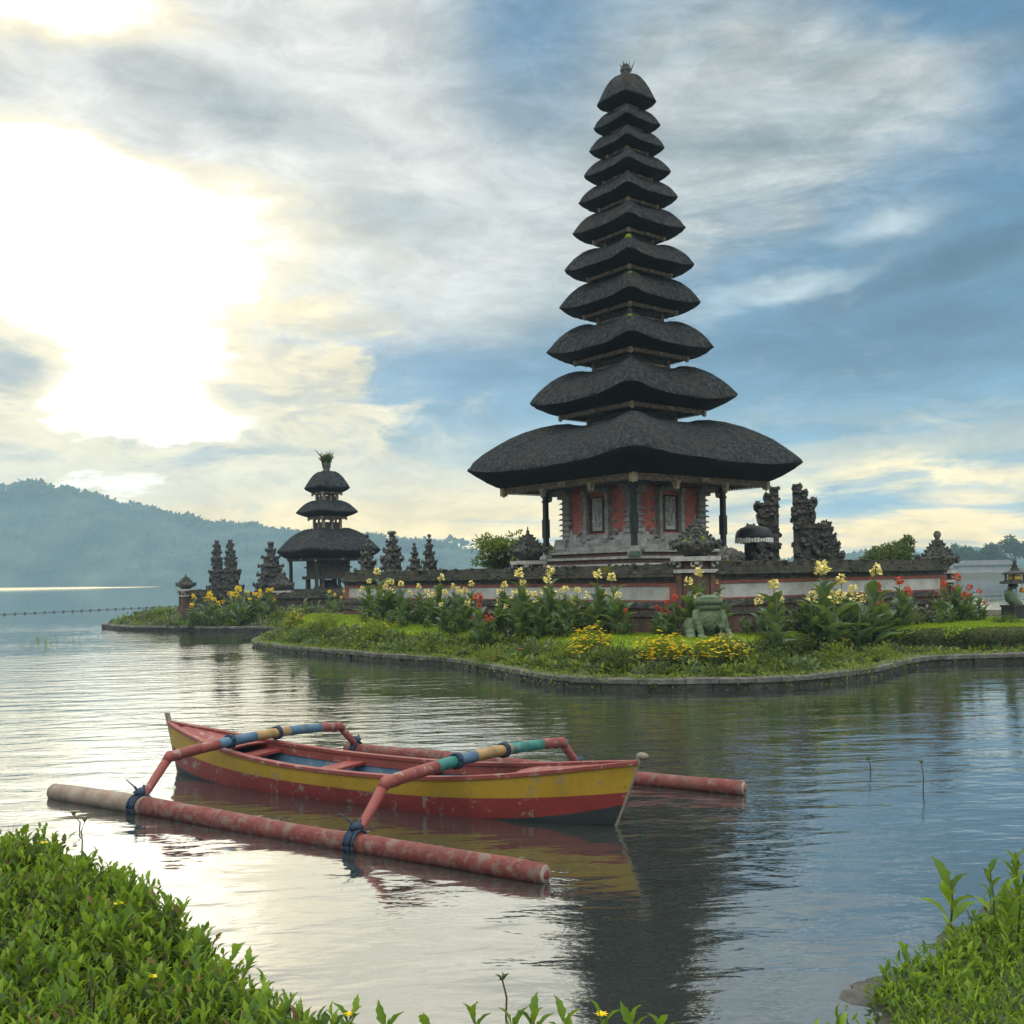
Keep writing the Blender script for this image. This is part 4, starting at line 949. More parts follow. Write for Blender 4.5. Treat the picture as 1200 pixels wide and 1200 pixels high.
# ------------------------------------------------------------------ ceremonial parasol
pc = at(884, 657, 27.6); zb_ = .6
par = thing('parasol', (pc.x, pc.y, zb_), 'black ceremonial parasol with a white fringe before the tall split gate', 'parasol')
ztop = at(884, 616, 27.6).z - zb_; rad_ = 21.5 / F * 27.6
c = MB(); c.lathe([(rad_, -.40), (rad_ * 1.0, -.26), (rad_ * .93, -.15), (rad_ * .72, -.06), (rad_ * .42, -.015), (.05, 0), (.02, .06)], (0, 0, ztop), 20, smooth=True); ca = c.build('canopy', cloth_b, par)
fr = MB()
for j in range(40):
    a = 2 * math.pi * j / 40
    fr.box((math.cos(a) * rad_ * 1.01, math.sin(a) * rad_ * 1.01, ztop - .40), (.012, rad_ * .12, random.Random(j).uniform(.08, .15)), a)
fr.build('fringe', white_cl, ca)
c = MB(); c.tube([(0, 0, 0), (0, 0, ztop)], .022, 8); c.build('pole', darkwood, par)
ped = at(884, 650, 28.3)
carved('carved_stone', 884, 632, 668, 28.6, 15, 'squat carved pedestal under the black parasol', 'carved stone', 41, [(1.0, .3), (.8, .3), (.9, .2), (.6, .2)], z0=.6)
wp_ = MB(); wp_.box((0, 0, .62), (.10, .10, 1.24)); wp_.box((0, 0, 1.27), (.16, .16, .06)); q = at(881, 657, 27.0)
o = thing('stone_post', (q.x, q.y, .9), 'thin pale post standing just under the black parasol', 'post'); wp_.build('post', palestone, o)

# ------------------------------------------------------------------ stone lantern at the right edge
Yl = 26.6; lc = at(1190, 727, Yl); zg = .60
ln = thing('stone_lantern', (lc.x, Yl, zg), 'garden lantern with curved green stem and tiered black roof at the right edge', 'lantern', None, R(12))
def lz(py): return at(1190, py, Yl).z - zg
b = MB(); b.box((.05, 0, lz(711) / 2 - .1), (.55, .5, lz(711) + .2)); b.box((.05, 0, lz(711) + .02), (.6, .55, .05)); b.build('base_block', darkwood, ln)
s = MB(); s.tube([(.12, 0, lz(710)), (-.02, 0, lz(706)), (-.16, 0, lz(700)), (-.18, 0, lz(693)), (-.09, 0, lz(687)), (.0, 0, lz(684))], [.12, .13, .13, .12, .11, .10], 12)
for k in range(9): s.blob((-.26 + .02 * abs(k - 4), 0, lz(706 - k * 2.4)), (.03, .02, .035), rng)
s.build('curved_stem', frogm, ln)
p_ = MB(); p_.box((0, 0, lz(682.5)), (.52, .5, .07)); p_.box((0, 0, lz(680.5)), (.40, .38, .04)); p_.build('lamp_tray', oldstone, ln)
g = MB(); g.lathe([(.15, lz(679.5)), (.17, lz(677)), (.15, lz(673.5))], (0, 0, 0), 12); g.build('lamp_body', lampglow, ln)
for sx in (-1, 1):
    for sy in (-1, 1): MB().box((sx * .15, sy * .15, (lz(680) + lz(672)) / 2), (.035, .035, lz(672) - lz(680))).build('lamp_post', oldstone, ln)
r_ = MB(); r_.lathe([(.25, lz(673)), (.27, lz(672)), (.17, lz(670)), (.09, lz(668)), (.10, lz(667)), (.055, lz(665)), (.07, lz(664)), (.035, lz(661)), (.045, lz(660)), (.012, lz(655))], (0, 0, 0), 16, p=5); r_.build('tiered_roof', darkwood, ln)
hb = MB(); hb.lathe([(.02, .07), (.055, .055), (.07, 0), (.055, -.05), (.02, -.065)], (.17, -.05, lz(692)), 10); hb.tube([(.17, -.05, lz(691)), (.17, -.05, lz(683.5))], .008, 5); hb.build('hanging_ball', redpaint_l, ln)

# ------------------------------------------------------------------ frog statue
def remeshed(mb, voxel, name, m, parent, smooth_it=6):
    o = mb.build(name + '_raw', m); md = o.modifiers.new('r', 'REMESH'); md.mode = 'VOXEL'; md.voxel_size = voxel; md.use_smooth_shade = True
    sm_ = o.modifiers.new('s', 'SMOOTH'); sm_.iterations = smooth_it; sm_.factor = .5
    dg = bpy.context.evaluated_depsgraph_get(); me = bpy.data.meshes.new_from_object(o.evaluated_get(dg)); me.name = name
    bpy.data.objects.remove(o)
    me.materials.clear(); me.materials.append(m); me.polygons.foreach_set('use_smooth', np.ones(len(me.polygons), bool))
    r = bpy.data.objects.new(name, me); C.objects.link(r); r.parent = parent; return r
fc = at(829, 742, 20.1); fz = float(gh([(fc.x, fc.y)])[0]) - .01
frog = thing('frog_statue', (fc.x, fc.y, fz), 'sitting green stone frog with a wide mouth in front of the corner pillar', 'statue', None, R(4))
b = MB()
def ell(c, r, rot=None, nu=18, nv=12): b.blob(c, r, None, 0, 0, nu, nv, rot)
ell((0, .06, .36), (.29, .25, .36), Matrix.Rotation(R(-14), 3, 'X')); ell((0, -.05, .50), (.25, .22, .24)); ell((0, -.10, .40), (.22, .2, .3))
ell((0, -.10, .70), (.29, .25, .125), Matrix.Rotation(R(-6), 3, 'X')); ell((0, -.14, .755), (.24, .2, .085), Matrix.Rotation(R(-10), 3, 'X')); ell((0, .02, .66), (.26, .22, .16)); ell((0, -.13, .60), (.25, .19, .10))
for s in (-1, 1):
    ell((s * .155, -.10, .825), (.072, .075, .068)); ell((s * .33, .05, .20), (.115, .25, .20), Matrix.Rotation(R(s * -12), 3, 'Z')); ell((s * .36, -.10, .10), (.09, .17, .09)); ell((s * .38, -.20, .045), (.10, .15, .045))
    b.tube([(s * .24, -.12, .52), (s * .275, -.20, .36), (s * .215, -.24, .20), (s * .185, -.27, .06)], [.085, .085, .068, .062], 12); ell((s * .19, -.31, .04), (.085, .10, .042))
    for k in (-1, 0, 1): b.tube([(s * .19 + k * .03, -.34, .035), (s * .19 + k * .065, -.43, .022)], [.026, .020], 8); b.tube([(s * .40 + k * .03, -.28, .035), (s * .42 + k * .06, -.38, .022)], [.026, .02], 8)
remeshed(b, .014, 'body', frogm, frog, 2)
mo = MB(); pts = []
for k in range(17):
    a = R(-80 + 10 * k); pts.append((math.sin(a) * .283, -.095 - math.cos(a) * .243, .672 - .03 * (abs(a) / 1.4) ** 2 + .012))
mo.tube(pts, .010, 6); mo.build('mouth_line', eyem, frog)
for s in (-1, 1): MB().blob((s * .165, -.150, .838), (.042, .036, .040), None, 0, 0, 12, 8).build('eye', eyem, frog)

# ------------------------------------------------------------------ outrigger boat
BOW, STERN = Vector((.80, 8.20)), Vector((-3.58, 10.88)); ax_ = STERN - BOW; LB = ax_.length; ang = math.atan2(ax_.y, ax_.x)
boat = thing('outrigger_boat', (BOW.x, BOW.y, 0), 'red and yellow wooden outrigger boat floating with its two long poles', 'boat', None, ang)
bl = lambda p: Matrix.Rotation(-ang, 3, 'Z') @ (Vector(p) - Vector((BOW.x, BOW.y, 0)))   # world -> boat frame (x: bow to stern)
NS = 41
def st(t):
    e = abs(2 * t - 1); beam = .41 * max(0.0, 1 - e ** 2.6) ** .82 + .012
    sheer = .285 + (.24 if t < .5 else .235) * e ** 2.3; keel = -.16 + .10 * e ** 4
    return beam, sheer, keel
def station(t, inner=False):
    b, s, k = st(t); th = .028 if inner else 0; b = max(.004, b - th); kk = k + (.07 if inner else 0)
    prof = [(0, kk), (.50 * b, kk + .03), (.80 * b, kk + .11), (.92 * b, lerp(kk, s, .52)), (b * .975, lerp(kk, s, .76)), (b, s)]
    return prof
def xs_(t, z):                                        # raked stem and stern
    e = (2 * t - 1); rake = (.20 if e < 0 else .14) * abs(e) ** 6; b, s, k = st(t)
    return t * LB + (-1 if e < 0 else 1) * rake * (z - 0.0) / .5
hull = MB(); rows = None
e01 = lambda t: abs(2 * t - 1)
for side in (-1, 1):
    grid = []
    for i in range(NS):
        t = i / (NS - 1); b, s, k = st(t); pr = station(t)
        zb_ = -.02 + (.20 if t < .5 else .11) * e01(t) ** 4; zr = s * .42 + .02 + .04 * e01(t) ** 3      # paint lines
        def yb(z):
            zs = [p[1] for p in pr]; ys = [p[0] for p in pr]; return float(np.interp(z, zs, ys))
        col_ = [(0, k)] + [(yb(k + (zb_ - k) * q), k + (zb_ - k) * q) for q in (.25, .5, .75, 1)] + [(yb(lerp(zb_, zr, q)), lerp(zb_, zr, q)) for q in (.33, .66, 1)] + [(yb(lerp(zr, s, q)), lerp(zr, s, q)) for q in (.33, .66, 1)]
        grid.append([(xs_(t, z), side * y, z) for y, z in col_])
    m_ = len(grid[0])
    for lo, hi, mi in ((0, 4, 0), (4, 7, 1), (7, 10, 2)):
        vs = [grid[i][j] for i in range(NS) for j in range(lo, hi + 1)]; n_ = hi - lo + 1
        fs = [(i * n_ + j, (i + 1) * n_ + j, (i + 1) * n_ + j + 1, i * n_ + j + 1)[::side] for i in range(NS - 1) for j in range(n_ - 1)]
        hull.add(vs, fs, mi, True)
hull.build('hull', [p_blk, p_red, p_yel], boat)
inn = MB()
for side in (-1, 1):
    vs = []; 
    for i in range(2, NS - 2):
        t = i / (NS - 1)
        for (y, z) in station(t, True): vs.append((xs_(t, z), side * y, z))
    n_ = 6; fs = [(i * n_ + j, i * n_ + j + 1, (i + 1) * n_ + j + 1, (i + 1) * n_ + j)[::side] for i in range(NS - 5) for j in range(n_ - 1)]
    inn.add(vs, fs, 0, True)
inn.build('inner_hull', p_blue, boat)
gw = MB()
for side in (-1, 1):
    rg = []
    for i in range(NS):
        t = i / (NS - 1); b, s, k = st(t); x = xs_(t, s); y = side * b; o = side * .014; n_ = -side * min(.055, b * .9)
        rg.append([(x, y + o, s - .016), (x, y + o, s + .014), (x, y + n_, s + .014), (x, y + n_, s - .016)][::side])
    gw.loft(rg, 0, False)
gw.build('gunwale', p_pink, boat)
rail = MB()
for side in (-1, 1):
    rg = []
    for i in range(4, NS - 4):
        t = i / (NS - 1); b, s, k = st(t); z1, z0 = s - .018, s - .10; y1 = side * (b - .030); y0 = side * (b - .036)
        rg.append([(xs_(t, z0), y0, z0), (xs_(t, z1), y1, z1), (xs_(t, z1), y1 - side * .014, z1), (xs_(t, z0), y0 - side * .014, z0)][::side])
    rail.loft(rg, 0, False)
rail.build('inner_stringer', p_pink, boat)
for (ta, tb) in ((0.03, .17), (.80, .965)):           # end decks
    d = MB(); n_ = 9; up, lo = [], []
    for i in range(n_):
        t = lerp(ta, tb, i / (n_ - 1)); b, s, k = st(t); b = max(.01, b - .03)
        for y, dz in ((-b, -.004), (-b * .5, .010), (0, .016), (b * .5, .010), (b, -.004)): up.append((xs_(t, s), y, s + dz - .012))
    fs = [(i * 5 + j, (i + 1) * 5 + j, (i + 1) * 5 + j + 1, i * 5 + j + 1) for i in range(n_ - 1) for j in range(4)]
    o_ = len(up); lo = [(x, y, z - .02) for x, y, z in up]
    d.add(up + lo, fs + [tuple(q + o_ for q in f[::-1]) for f in fs] + [(q, q + 1, q + 1 + o_, q + o_) for q in range(4)] + [(5 * (n_ - 1) + q + 1, 5 * (n_ - 1) + q, 5 * (n_ - 1) + q + o_, 5 * (n_ - 1) + q + 1 + o_) for q in range(4)], 0, False)
    d.build('end_deck', p_red if ta > .5 else p_pink, boat)
for t in (.19, .40, .58, .78):                        # thwarts
    b, s, k = st(t); y = b - .06; MB().box((t * LB, 0, s - .075), (.20, 2 * y, .026)).build('thwart', p_red if t != .19 else p_blk, boat)
fl = MB()
for y in (-.17, -.057, .057, .17): fl.box((LB * .5, y, -.03), (LB * .62, .106, .02))
fl.build('floor_boards', p_blue, boat)
for t_, sgn in ((0, -1), (1, 1)):                      # stem and stern posts: painted below, bare grey wood at the head
    b, s, k = st(t_); d0 = .02
    def pr_(z, w=.015): return [(xs_(t_, z) + sgn * q, y, z) for q, y in ((.012, -w * .7), (.012, w * .7), (-.03, w), (-.03, -w))][::-sgn]
    m = MB(); m.loft([pr_(z) for z in (-.08, .12, s * .5, s - .02)], 0, False); po = m.build('stem_post' if t_ == 0 else 'stern_post', p_wood, boat)
    m = MB(); m.loft([pr_(z, .022) for z in ((s - .0195, s + .03, s + .06) if t_ == 0 else (s - .0195, s + .05, s + .10))], 0, False)
    if t_ == 0: m.blob((xs_(0, s) - .03, 0, s + .05), (.055, .032, .030), None, 0, 0, 10, 6)
    m.build('post_head', p_wood, po)
# floats
NF0, NF1 = Vector((.18, 6.71, .045)), Vector((-4.37, 9.70, .05)); FF0, FF1 = Vector((2.06, 9.26, .05)), Vector((-1.95, 11.90, .05))
def floatpole(a, b, r0, r1, seed, bare):
    rng = random.Random(seed); pts, rad = [], []
    for i in range(25):
        q = i / 24; pts.append(bl(a.lerp(b, q)) + Vector((0, 0, .008 * math.sin(q * 9 + seed)))); rad.append(lerp(r0, r1, q) * (1 + .035 * math.sin(q * 24 + seed) + rng.uniform(-.012, .012)))
    rad[0] *= .93; rad[-1] *= .9
    cut = 18 if bare else 24
    m = MB(); m.tube(pts[:cut + 1], rad[:cut + 1], 16, 0)
    if bare: m.tube(pts[cut:], rad[cut:], 16, 1)
    for pp, rr_, d in ((pts[0], rad[0], pts[0] - pts[1]), (pts[-1], rad[-1], pts[-1] - pts[-2])):
        d = d.normalized(); m.tube([pp, pp + d * .012], [rr_ * .93, rr_ * .8], 16, 1); m.tube([pp + d * .0121, pp + d * .016], [rr_ * .45, rr_ * .44], 14, 2)
    return m.build('outrigger_float', [p_float, p_floatw, p_red], boat)
fn = floatpole(NF0, NF1, .072, .090, 1, True); ff = floatpole(FF0, FF1, .072, .078, 2, False)
def boom(pts, segs, name='outrigger_boom'):
    P = [bl(p) for p in pts]; m = MB()
    m.tube([P[0] + (P[0] - P[1]).normalized() * .10, P[0], P[0].lerp(P[1], .9)], [.032, .036, .042], 10, segs[0])
    m.tube([P[0].lerp(P[1], .88), P[1], P[1].lerp(P[2], .05)], [.043, .052, .051], 10, segs[0])
    N = len(segs) - 2; A_, B_ = P[1], P[2]
    for k in range(N):
        q0, q1 = lerp(.04, .96, k / N), lerp(.04, .96, (k + 1) / N); sag = lambda q: Vector((0, 0, .05 * math.sin(math.pi * q)))
        m.tube([A_.lerp(B_, q) + sag(q) for q in (q0, lerp(q0, q1, .5), q1)], .050, 10, segs[1 + k])
    m.tube([P[1].lerp(P[2], .95), P[2], P[2].lerp(P[3], .14)], [.050, .050, .044], 10, segs[-1]); m.tube([P[2].lerp(P[3], .12), P[3], P[3] + (P[3] - P[2]).normalized() * .05], [.044, .036, .030], 10, segs[-1])
    return m.build(name, [p_pink, p_teal, p_tan, p_blue], boat), P
fb, FP = boom([Vector((-1.195, 7.61, .09)), Vector((-1.0, 7.88, .44)), Vector((.455, 9.93, .40)), Vector((.637, 10.19, .10))], [0, 0, 0, 1, 3, 2, 2, 1, 1, 0, 0])
rb, RP = boom([Vector((-3.30, 8.99, .09)), Vector((-3.14, 9.30, .43)), Vector((-1.97, 11.52, .365)), Vector((-1.83, 11.80, .10))], [0, 0, 0, 3, 3, 2, 2, 3, 3, 0, 0])
def lashing(c, axis, r, n, parent, seed, cross=None):
    rng = random.Random(seed); axis = axis.normalized(); m = MB(); a = Vector((0, 0, 1)).cross(axis).normalized(); b = axis.cross(a)
    for k in range(n):
        o = (k - (n - 1) / 2) * .019; tl = rng.uniform(-.012, .012); pts = []
        for j in range(19):
            t_ = 2 * math.pi * j / 18; pts.append(c + axis * (o + tl * math.cos(t_)) + (a * math.cos(t_) + b * math.sin(t_)) * (r + .008))
        m.tube(pts, .0115, 6)
    if cross:
        for s in (-1, 1): m.tube([c + axis * s * .05 + Vector((0, 0, -r * .2)) + a * r * s, c + Vector((0, 0, r * 1.2)), c + Vector((0, 0, r * 1.9)) - a * .05 * s], .012, 6)
        m.blob(c + Vector((0, 0, r * 1.35)), (.055, .055, .04), rng, .25); m.tube([c + Vector((0, 0, r * 1.4)), c + Vector((.04, .05, r * 2.1)), c + Vector((.10, .06, r * 2.5))], [.008, .007, .004], 5)
    return m.build('rope_lashing', ropem, parent)
fax = bl(NF1) - bl(NF0)
lashing(bl(Vector((-1.195, 7.61, .048))), fax, .09, 5, boat, 1, True); lashing(bl(Vector((-3.30, 8.99, .05))), fax, .094, 5, boat, 2, True)
lashing(bl(Vector((.637, 10.19, .05))), fax, .085, 4, boat, 3, True); lashing(bl(Vector((-1.83, 11.80, .05))), fax, .085, 4, boat, 4, True)
for P_ in (FP, RP):                                   # lashings where the booms cross the gunwales
    d = P_[2] - P_[1]
    for y_ in (-.34, .34):
        # find where the boom passes y = +-0.3 in the boat frame
        q = (y_ - P_[1].y) / d.y if abs(d.y) > 1e-6 else .5
        lashing(P_[1].lerp(P_[2], q) + Vector((0, 0, .05 * math.sin(math.pi * q))), d, .052, 3, boat, 7)

# ------------------------------------------------------------------ canna lilies: one of each kind, then copies
def canna_proto(seed, petals, leafm, flower=True, h=1.2, lw_=.15, nl=11):
    rs = np.random.RandomState(seed); rng = random.Random(seed)
    root = thing('canna_lily', (0, -50, 0), 'x', 'flowering plant' if flower else 'plant', None)
    ns = 3; st_ = MB(); P, D, L, Wd = [], [], [], []; tops = []
    for k in range(ns):
        a = k * 2.1 + rng.uniform(-.4, .4); r = .05 + .05 * (k > 0); hh = h * (1.0 if k == 0 else rng.uniform(.62, .86)); lean = rng.uniform(.0, .12)
        base = Vector((r * math.cos(a), r * math.sin(a), -.05)); top = base + Vector((lean * math.cos(a), lean * math.sin(a), hh + .05)); tops.append(top)
        st_.tube([base, base.lerp(top, .5) + Vector((0, 0, .02)), top], [.016, .013, .007], 6)
        for i in range(nl if k == 0 else nl - 2):
            q = .06 + .72 * i / nl; p = base.lerp(top, q); b = a + i * 2.4 + rng.uniform(-.3, .3); tilt = rng.uniform(.7, 1.9) + q * .5
            P.append(p); D.append((math.cos(b), math.sin(b), tilt)); L.append(rng.uniform(.36, .58) * (1 - .25 * q) * h / 1.2); Wd.append(rng.uniform(.8, 1.2) * lw_ * h / 1.2)
    st_.build('stem', stemm, root)
    V, Q, T = leaves(P, D, np.array(L), np.array(Wd), 'broad', .35, rs); link('foliage', np_mesh('foliage', V, Q, T, leafm, smooth=True), root)
    if flower:
        P, D = [], []; n = 60
        for tp_, cnt in ((tops[0], 44), (tops[1], 24), (tops[2], 16 if seed % 2 else 0)):
            for i in range(cnt):
                u = rng.random(); a = rng.uniform(0, 6.28); r = .06 * math.sin(math.pi * (.15 + .8 * u)) * math.sqrt(rng.random()); P.append((tp_.x + r * math.cos(a), tp_.y + r * math.sin(a), tp_.z - .05 + .15 * u)); D.append((math.cos(a), math.sin(a), rng.uniform(-.3, 1.3)))
        V, Q, T = leaves(P, D, rs.uniform(.04, .075, len(P)), .05, 'fold', 1.6, rs); link('blossom', np_mesh('blossom', V, Q, T, petals), root)
    return root
CY = [canna_proto(200 + k, pet_cream, leaf_canna, True, 1.2, .15 + .02 * (k % 2)) for k in range(4)]
CB = [canna_proto(210 + k, pet_yel, leaf_canna, True, 1.0, .13) for k in range(3)]
CR = [canna_proto(220 + k, pet_red, leaf_canna, True, 1.0, .17) for k in range(3)]
CL = [canna_proto(230 + k, None, leaf_canna if k < 3 else leaf_bronze, False, .8, .17, 8) for k in range(4)]
PROTO_USED = set()
def place(protos, i, loc, rz, label, group, h, h0):
    p = protos[i % len(protos)]; s = h / h0
    if p.name not in PROTO_USED:
        PROTO_USED.add(p.name); KIDS.setdefault(p.name, kids(p))
        FIRST.append((p, loc, rz, label, group, s)); return
    copy_thing(p, loc, rz, label, group, s)
FIRST = []                                            # prototypes move to their own place once all copies are made
def bed_point(px, off, side):                         # a point in front of the walls, seen in the direction px
    k = (px - 600) / F; d, n = (W, -U) if side < 0 else (U, -W); o = P0 + n * off
    s = (k * o.y - o.x) / (d.x - k * d.y); q = o + d * s; return q.x, q.y
def canna_row(pts, protos, h0, group, lab, off, seed):
    rng = random.Random(seed)
    for i, (px, py, sd) in enumerate(sorted(pts)):
        x, y = bed_point(px, off + rng.uniform(-.35, .35), sd); g = float(gh([(x, y)])[0])
        h = max(.45, at(px, py, y).z - g - .05)
        place(protos, i + rng.randrange(3), (x, y, g), rng.uniform(0, 6.28), lab(i, len(pts)), group, h, h0)
YP = [(431, 684), (448, 673), (450, 686), (461, 685), (472, 687), (494, 690), (510, 680), (512, 693), (521, 697), (535, 690), (544, 694), (550, 687), (588, 688), (612, 675), (609, 686), (600, 697), (631, 699), (644, 672), (640, 682), (662, 693), (672, 694), (700, 676), (723, 679)]
canna_row([(x, y - 4, -1) for x, y in YP], CY, 1.2, 'cream yellow cannas before the long wall', lambda i, n: f'cream yellow canna lily before the long wall, {ORD[i]} from its left end', 1.1, 1)
canna_row([(x, y - 3, 1) for x, y in ((902, 687), (912, 697), (961, 669), (976, 668), (990, 681), (1014, 671))], CY, 1.2, 'cream yellow cannas before the right wall', lambda i, n: f'cream yellow canna lily before the right wall, {ORD[i]} from the frog', .9, 2)
x, y = bed_point(815, .42, 1); g = float(gh([(x, y)])[0])
place(CY, 1, (x, y, g), 1.0, 'cream yellow canna lily rising right behind the frog, touching the corner pillar', 'cream yellow cannas before the right wall', at(816, 672, y).z - g, 1.2)
x, y = bed_point(842, .30, 1); g = float(gh([(x, y)])[0])
place(CY, 2, (x, y, g), 2.0, 'cream yellow canna lily rising behind the right eye of the frog', 'cream yellow cannas before the right wall', at(842, 682, y).z - g, 1.2)
canna_row([(x, y - 2, -1) for x, y in ((563, 702), (559, 711), (730, 716))], CR, 1.0, 'red cannas before the long wall', lambda i, n: f'small red canna lily before the long wall, {ORD[i]} from its left end', 1.5, 3)
canna_row([(x, y - 2, -1) for x, y in ((769, 712), (779, 706), (789, 701))], CR, 1.0, 'red cannas left of the frog', lambda i, n: f'red canna lily left of the frog, {("farthest from", "in the middle of the three beside", "nearest to")[i]} it', .9, 4)
canna_row([(x, y - 2, 1) for x, y in ((1033, 690), (1054, 682), (1061, 691), (1102, 685), (1115, 692), (1124, 678), (1125, 689), (1136, 689), (1148, 694))], CR, 1.0, 'red cannas at the right end of the wall', lambda i, n: f'red canna lily before the right end pillar, {ORD[i]} of the clump from its left', .9, 5)
rng = random.Random(77)
LP = [(x, rng.uniform(708, 724), -1) for x in (425, 440, 456, 470, 486, 500, 516, 530, 546, 572, 582, 596, 616, 628, 650, 666, 682, 692, 708, 735)]
canna_row(LP, CL, .8, 'leafy cannas without flowers before the long wall', lambda i, n: f'leafy canna without flowers before the long wall, {ORD[i]} from its left end', 1.25, 6)
RP_ = [(x, rng.uniform(y0, y0 + 12), 1) for x, y0 in ((872, 714), (883, 716), (895, 710), (925, 704), (940, 696), (952, 690), (968, 690), (985, 692), (1000, 692), (1018, 690), (1030, 698), (1045, 695), (1060, 698), (1075, 695), (1088, 694), (1100, 697), (1112, 700), (1126, 702), (1140, 704))]
canna_row(RP_, CL, .8, 'leafy cannas before the right wall', lambda i, n: f'big-leaved canna without flowers before the right wall, {ORD[i]} from the frog', .85, 7)
# bright yellow cannas on the back point of the island
BY = [(228, 702), (244, 699), (256, 705), (265, 699), (277, 699), (282, 693), (293, 697), (302, 695), (309, 695), (317, 694), (320, 703), (388, 696), (403, 696)]
rng = random.Random(9)
for i, (px, py) in enumerate(BY):
    Y = 42.9 + rng.uniform(-.5, .5); p = at(px, py, Y); g = float(gh([(p.x, Y)])[0]); place(CB, i, (p.x, Y, g), rng.uniform(0, 6), f'bright yellow canna on the island point before the dark walls, {ORD[i]} from the left', 'bright yellow cannas on the island point', max(.6, at(px, py - 2, Y).z - g), 1.0)
for i, px in enumerate((196, 208, 222, 236, 250, 270, 288, 300, 330, 345, 360, 375, 392, 408)):
    Y = 43.2 + rng.uniform(-.9, .6) - (px > 330) * 1.0; p = at(px, 712, Y); g = float(gh([(p.x, Y)])[0]); place(CL[:3], i, (p.x, Y, g), rng.uniform(0, 6), f'leafy plant without flowers on the island point, {ORD[i]} from its tip', 'leafy plants on the island point', rng.uniform(.55, .95), .8)
for p, loc, rz, label, group, s in FIRST:
    p.location = loc; p.rotation_euler = (0, 0, rz); p.scale = (s, s, s); p['label'] = label; p['group'] = group

# ------------------------------------------------------------------ domed flower bushes
def dome(name, px, py_base, Y, rpx, h, label, petals=None, lm=leaf_slope, seed=1, nl=900, nf=0, group=None, ls=.06):
    rs = np.random.RandomState(seed); p = at(px, py_base, Y); g = float(gh([(p.x, Y)])[0]); r = rpx / F * Y
    root = thing(name, (p.x, Y, g), label, 'shrub', group)
    d = rdir(rs, nl, -.15); k = rs.uniform(.45, 1.0, (nl, 1)); b = 1 + .26 * np.sin(d[:, :1] * 5 + seed) * np.cos(d[:, 1:2] * 4 + seed) + .10 * np.sin(d[:, :1] * 13 + d[:, 1:2] * 9)
    V, Q, T = leaves(d * k * b * (r, r, h), d + rs.uniform(-.7, .7, (nl, 3)) + (0, 0, .35), rs.uniform(.7, 1.3, nl) * ls, rs.uniform(.35, .55, nl) * ls, 'fold', .8, rs)
    link('foliage', np_mesh('foliage', V, Q, T, lm), root)
    if petals:
        d = rdir(rs, nf, .05); c = d * (r * 1.04, r * 1.04, h * 1.06) * (1 + .26 * np.sin(d[:, :1] * 5 + seed) * np.cos(d[:, 1:2] * 4 + seed) + .10 * np.sin(d[:, :1] * 13 + d[:, 1:2] * 9)) * rs.uniform(.9, 1.06, (nf, 1)); P, D = [], []
        for q in range(6): a = q * 1.047; P.append(c); D.append(np.column_stack([np.full(nf, math.cos(a)), np.full(nf, math.sin(a)), np.full(nf, .25)]) + d * .3)
        V, Q, T = leaves(np.concatenate(P), np.concatenate(D), .040, .036, 'quad', .2, rs); link('blossoms', np_mesh('blossoms', V, Q, T, petals), root)
    return root
G_M = 'yellow marigold bushes along the lawn'
dome('marigold_bush', 693, 762, 19.9, 26, .46, 'rounded marigold bush in yellow bloom, alone on the slope left of the others', pet_yel, seed=1, nf=230, group=G_M)
dome('marigold_bush', 776, 785, 18.85, 30, .42, 'marigold bush in yellow bloom on the lawn edge just left of the frog', pet_yel, seed=2, nf=330, nl=1100, group=G_M)
dome('marigold_bush', 842, 783, 18.9, 33, .34, 'marigold bush in yellow bloom right in front of the frog', pet_yel, seed=3, nf=250, nl=1100, group=G_M)
dome('marigold_bush', 441, 742, 27.3, 20, .50, 'sparse bush with yellow flowers on the slope below the left end of the cannas', pet_yel, seed=4, nf=45, group=G_M)
dome('marigold_bush', 346, 738, 31.6, 13, .48, 'small yellow topped bush at the rounded left end of the front kerb', pet_yel, seed=5, nf=110, group=G_M)
dome('silver_bush', 330, 750, 30.9, 13, .42, 'round grey-green bush at the very left end of the front kerb', None, leaf_grey, 6, 700, group='grey-green bushes by the kerb')
dome('silver_bush', 352, 752, 29.8, 14, .40, 'round grey-green bush beside the one at the left end of the kerb', None, leaf_grey, 7, 700, group='grey-green bushes by the kerb')
dome('green_bush', 383, 738, 29.6, 18, .58, 'taller dark green bush on the slope right of the grey-green bushes', pet_pink, leaf_slope, 8, 900, 5)
dome('rose_bush', 575, 757, 21.9, 20, .34, 'low bush with a few pink blooms on the slope under the red cannas', pet_pink, leaf_slope, 9, 700, 10, 'rose bushes on the slope')
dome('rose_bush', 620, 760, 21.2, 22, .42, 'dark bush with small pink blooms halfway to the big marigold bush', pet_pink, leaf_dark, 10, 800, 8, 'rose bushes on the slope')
dome('rose_bush', 982, 770, 20.6, 24, .44, 'rose bush with red blooms before the dark hedge face', pet_pink, leaf_slope, 11, 700, 8, 'rose bushes before the hedge')
dome('rose_bush', 1035, 770, 21.1, 20, .36, 'pale green rose bush right of the red-blooming one before the hedge', None, leaf_slope, 12, 500, 0, 'rose bushes before the hedge')
dome('green_bush', 648, 772, 20.0, 24, .40, 'leafy green bush on the slope left of the rounded marigold bush', None, leaf_slope, 13, 800)
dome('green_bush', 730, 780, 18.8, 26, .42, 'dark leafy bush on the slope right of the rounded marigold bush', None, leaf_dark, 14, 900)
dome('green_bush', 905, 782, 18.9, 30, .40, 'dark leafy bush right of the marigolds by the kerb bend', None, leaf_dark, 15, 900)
dome('green_bush', 500, 752, 24.9, 20, .34, 'low bush on the slope under the middle of the cannas', None, leaf_slope, 16, 700)
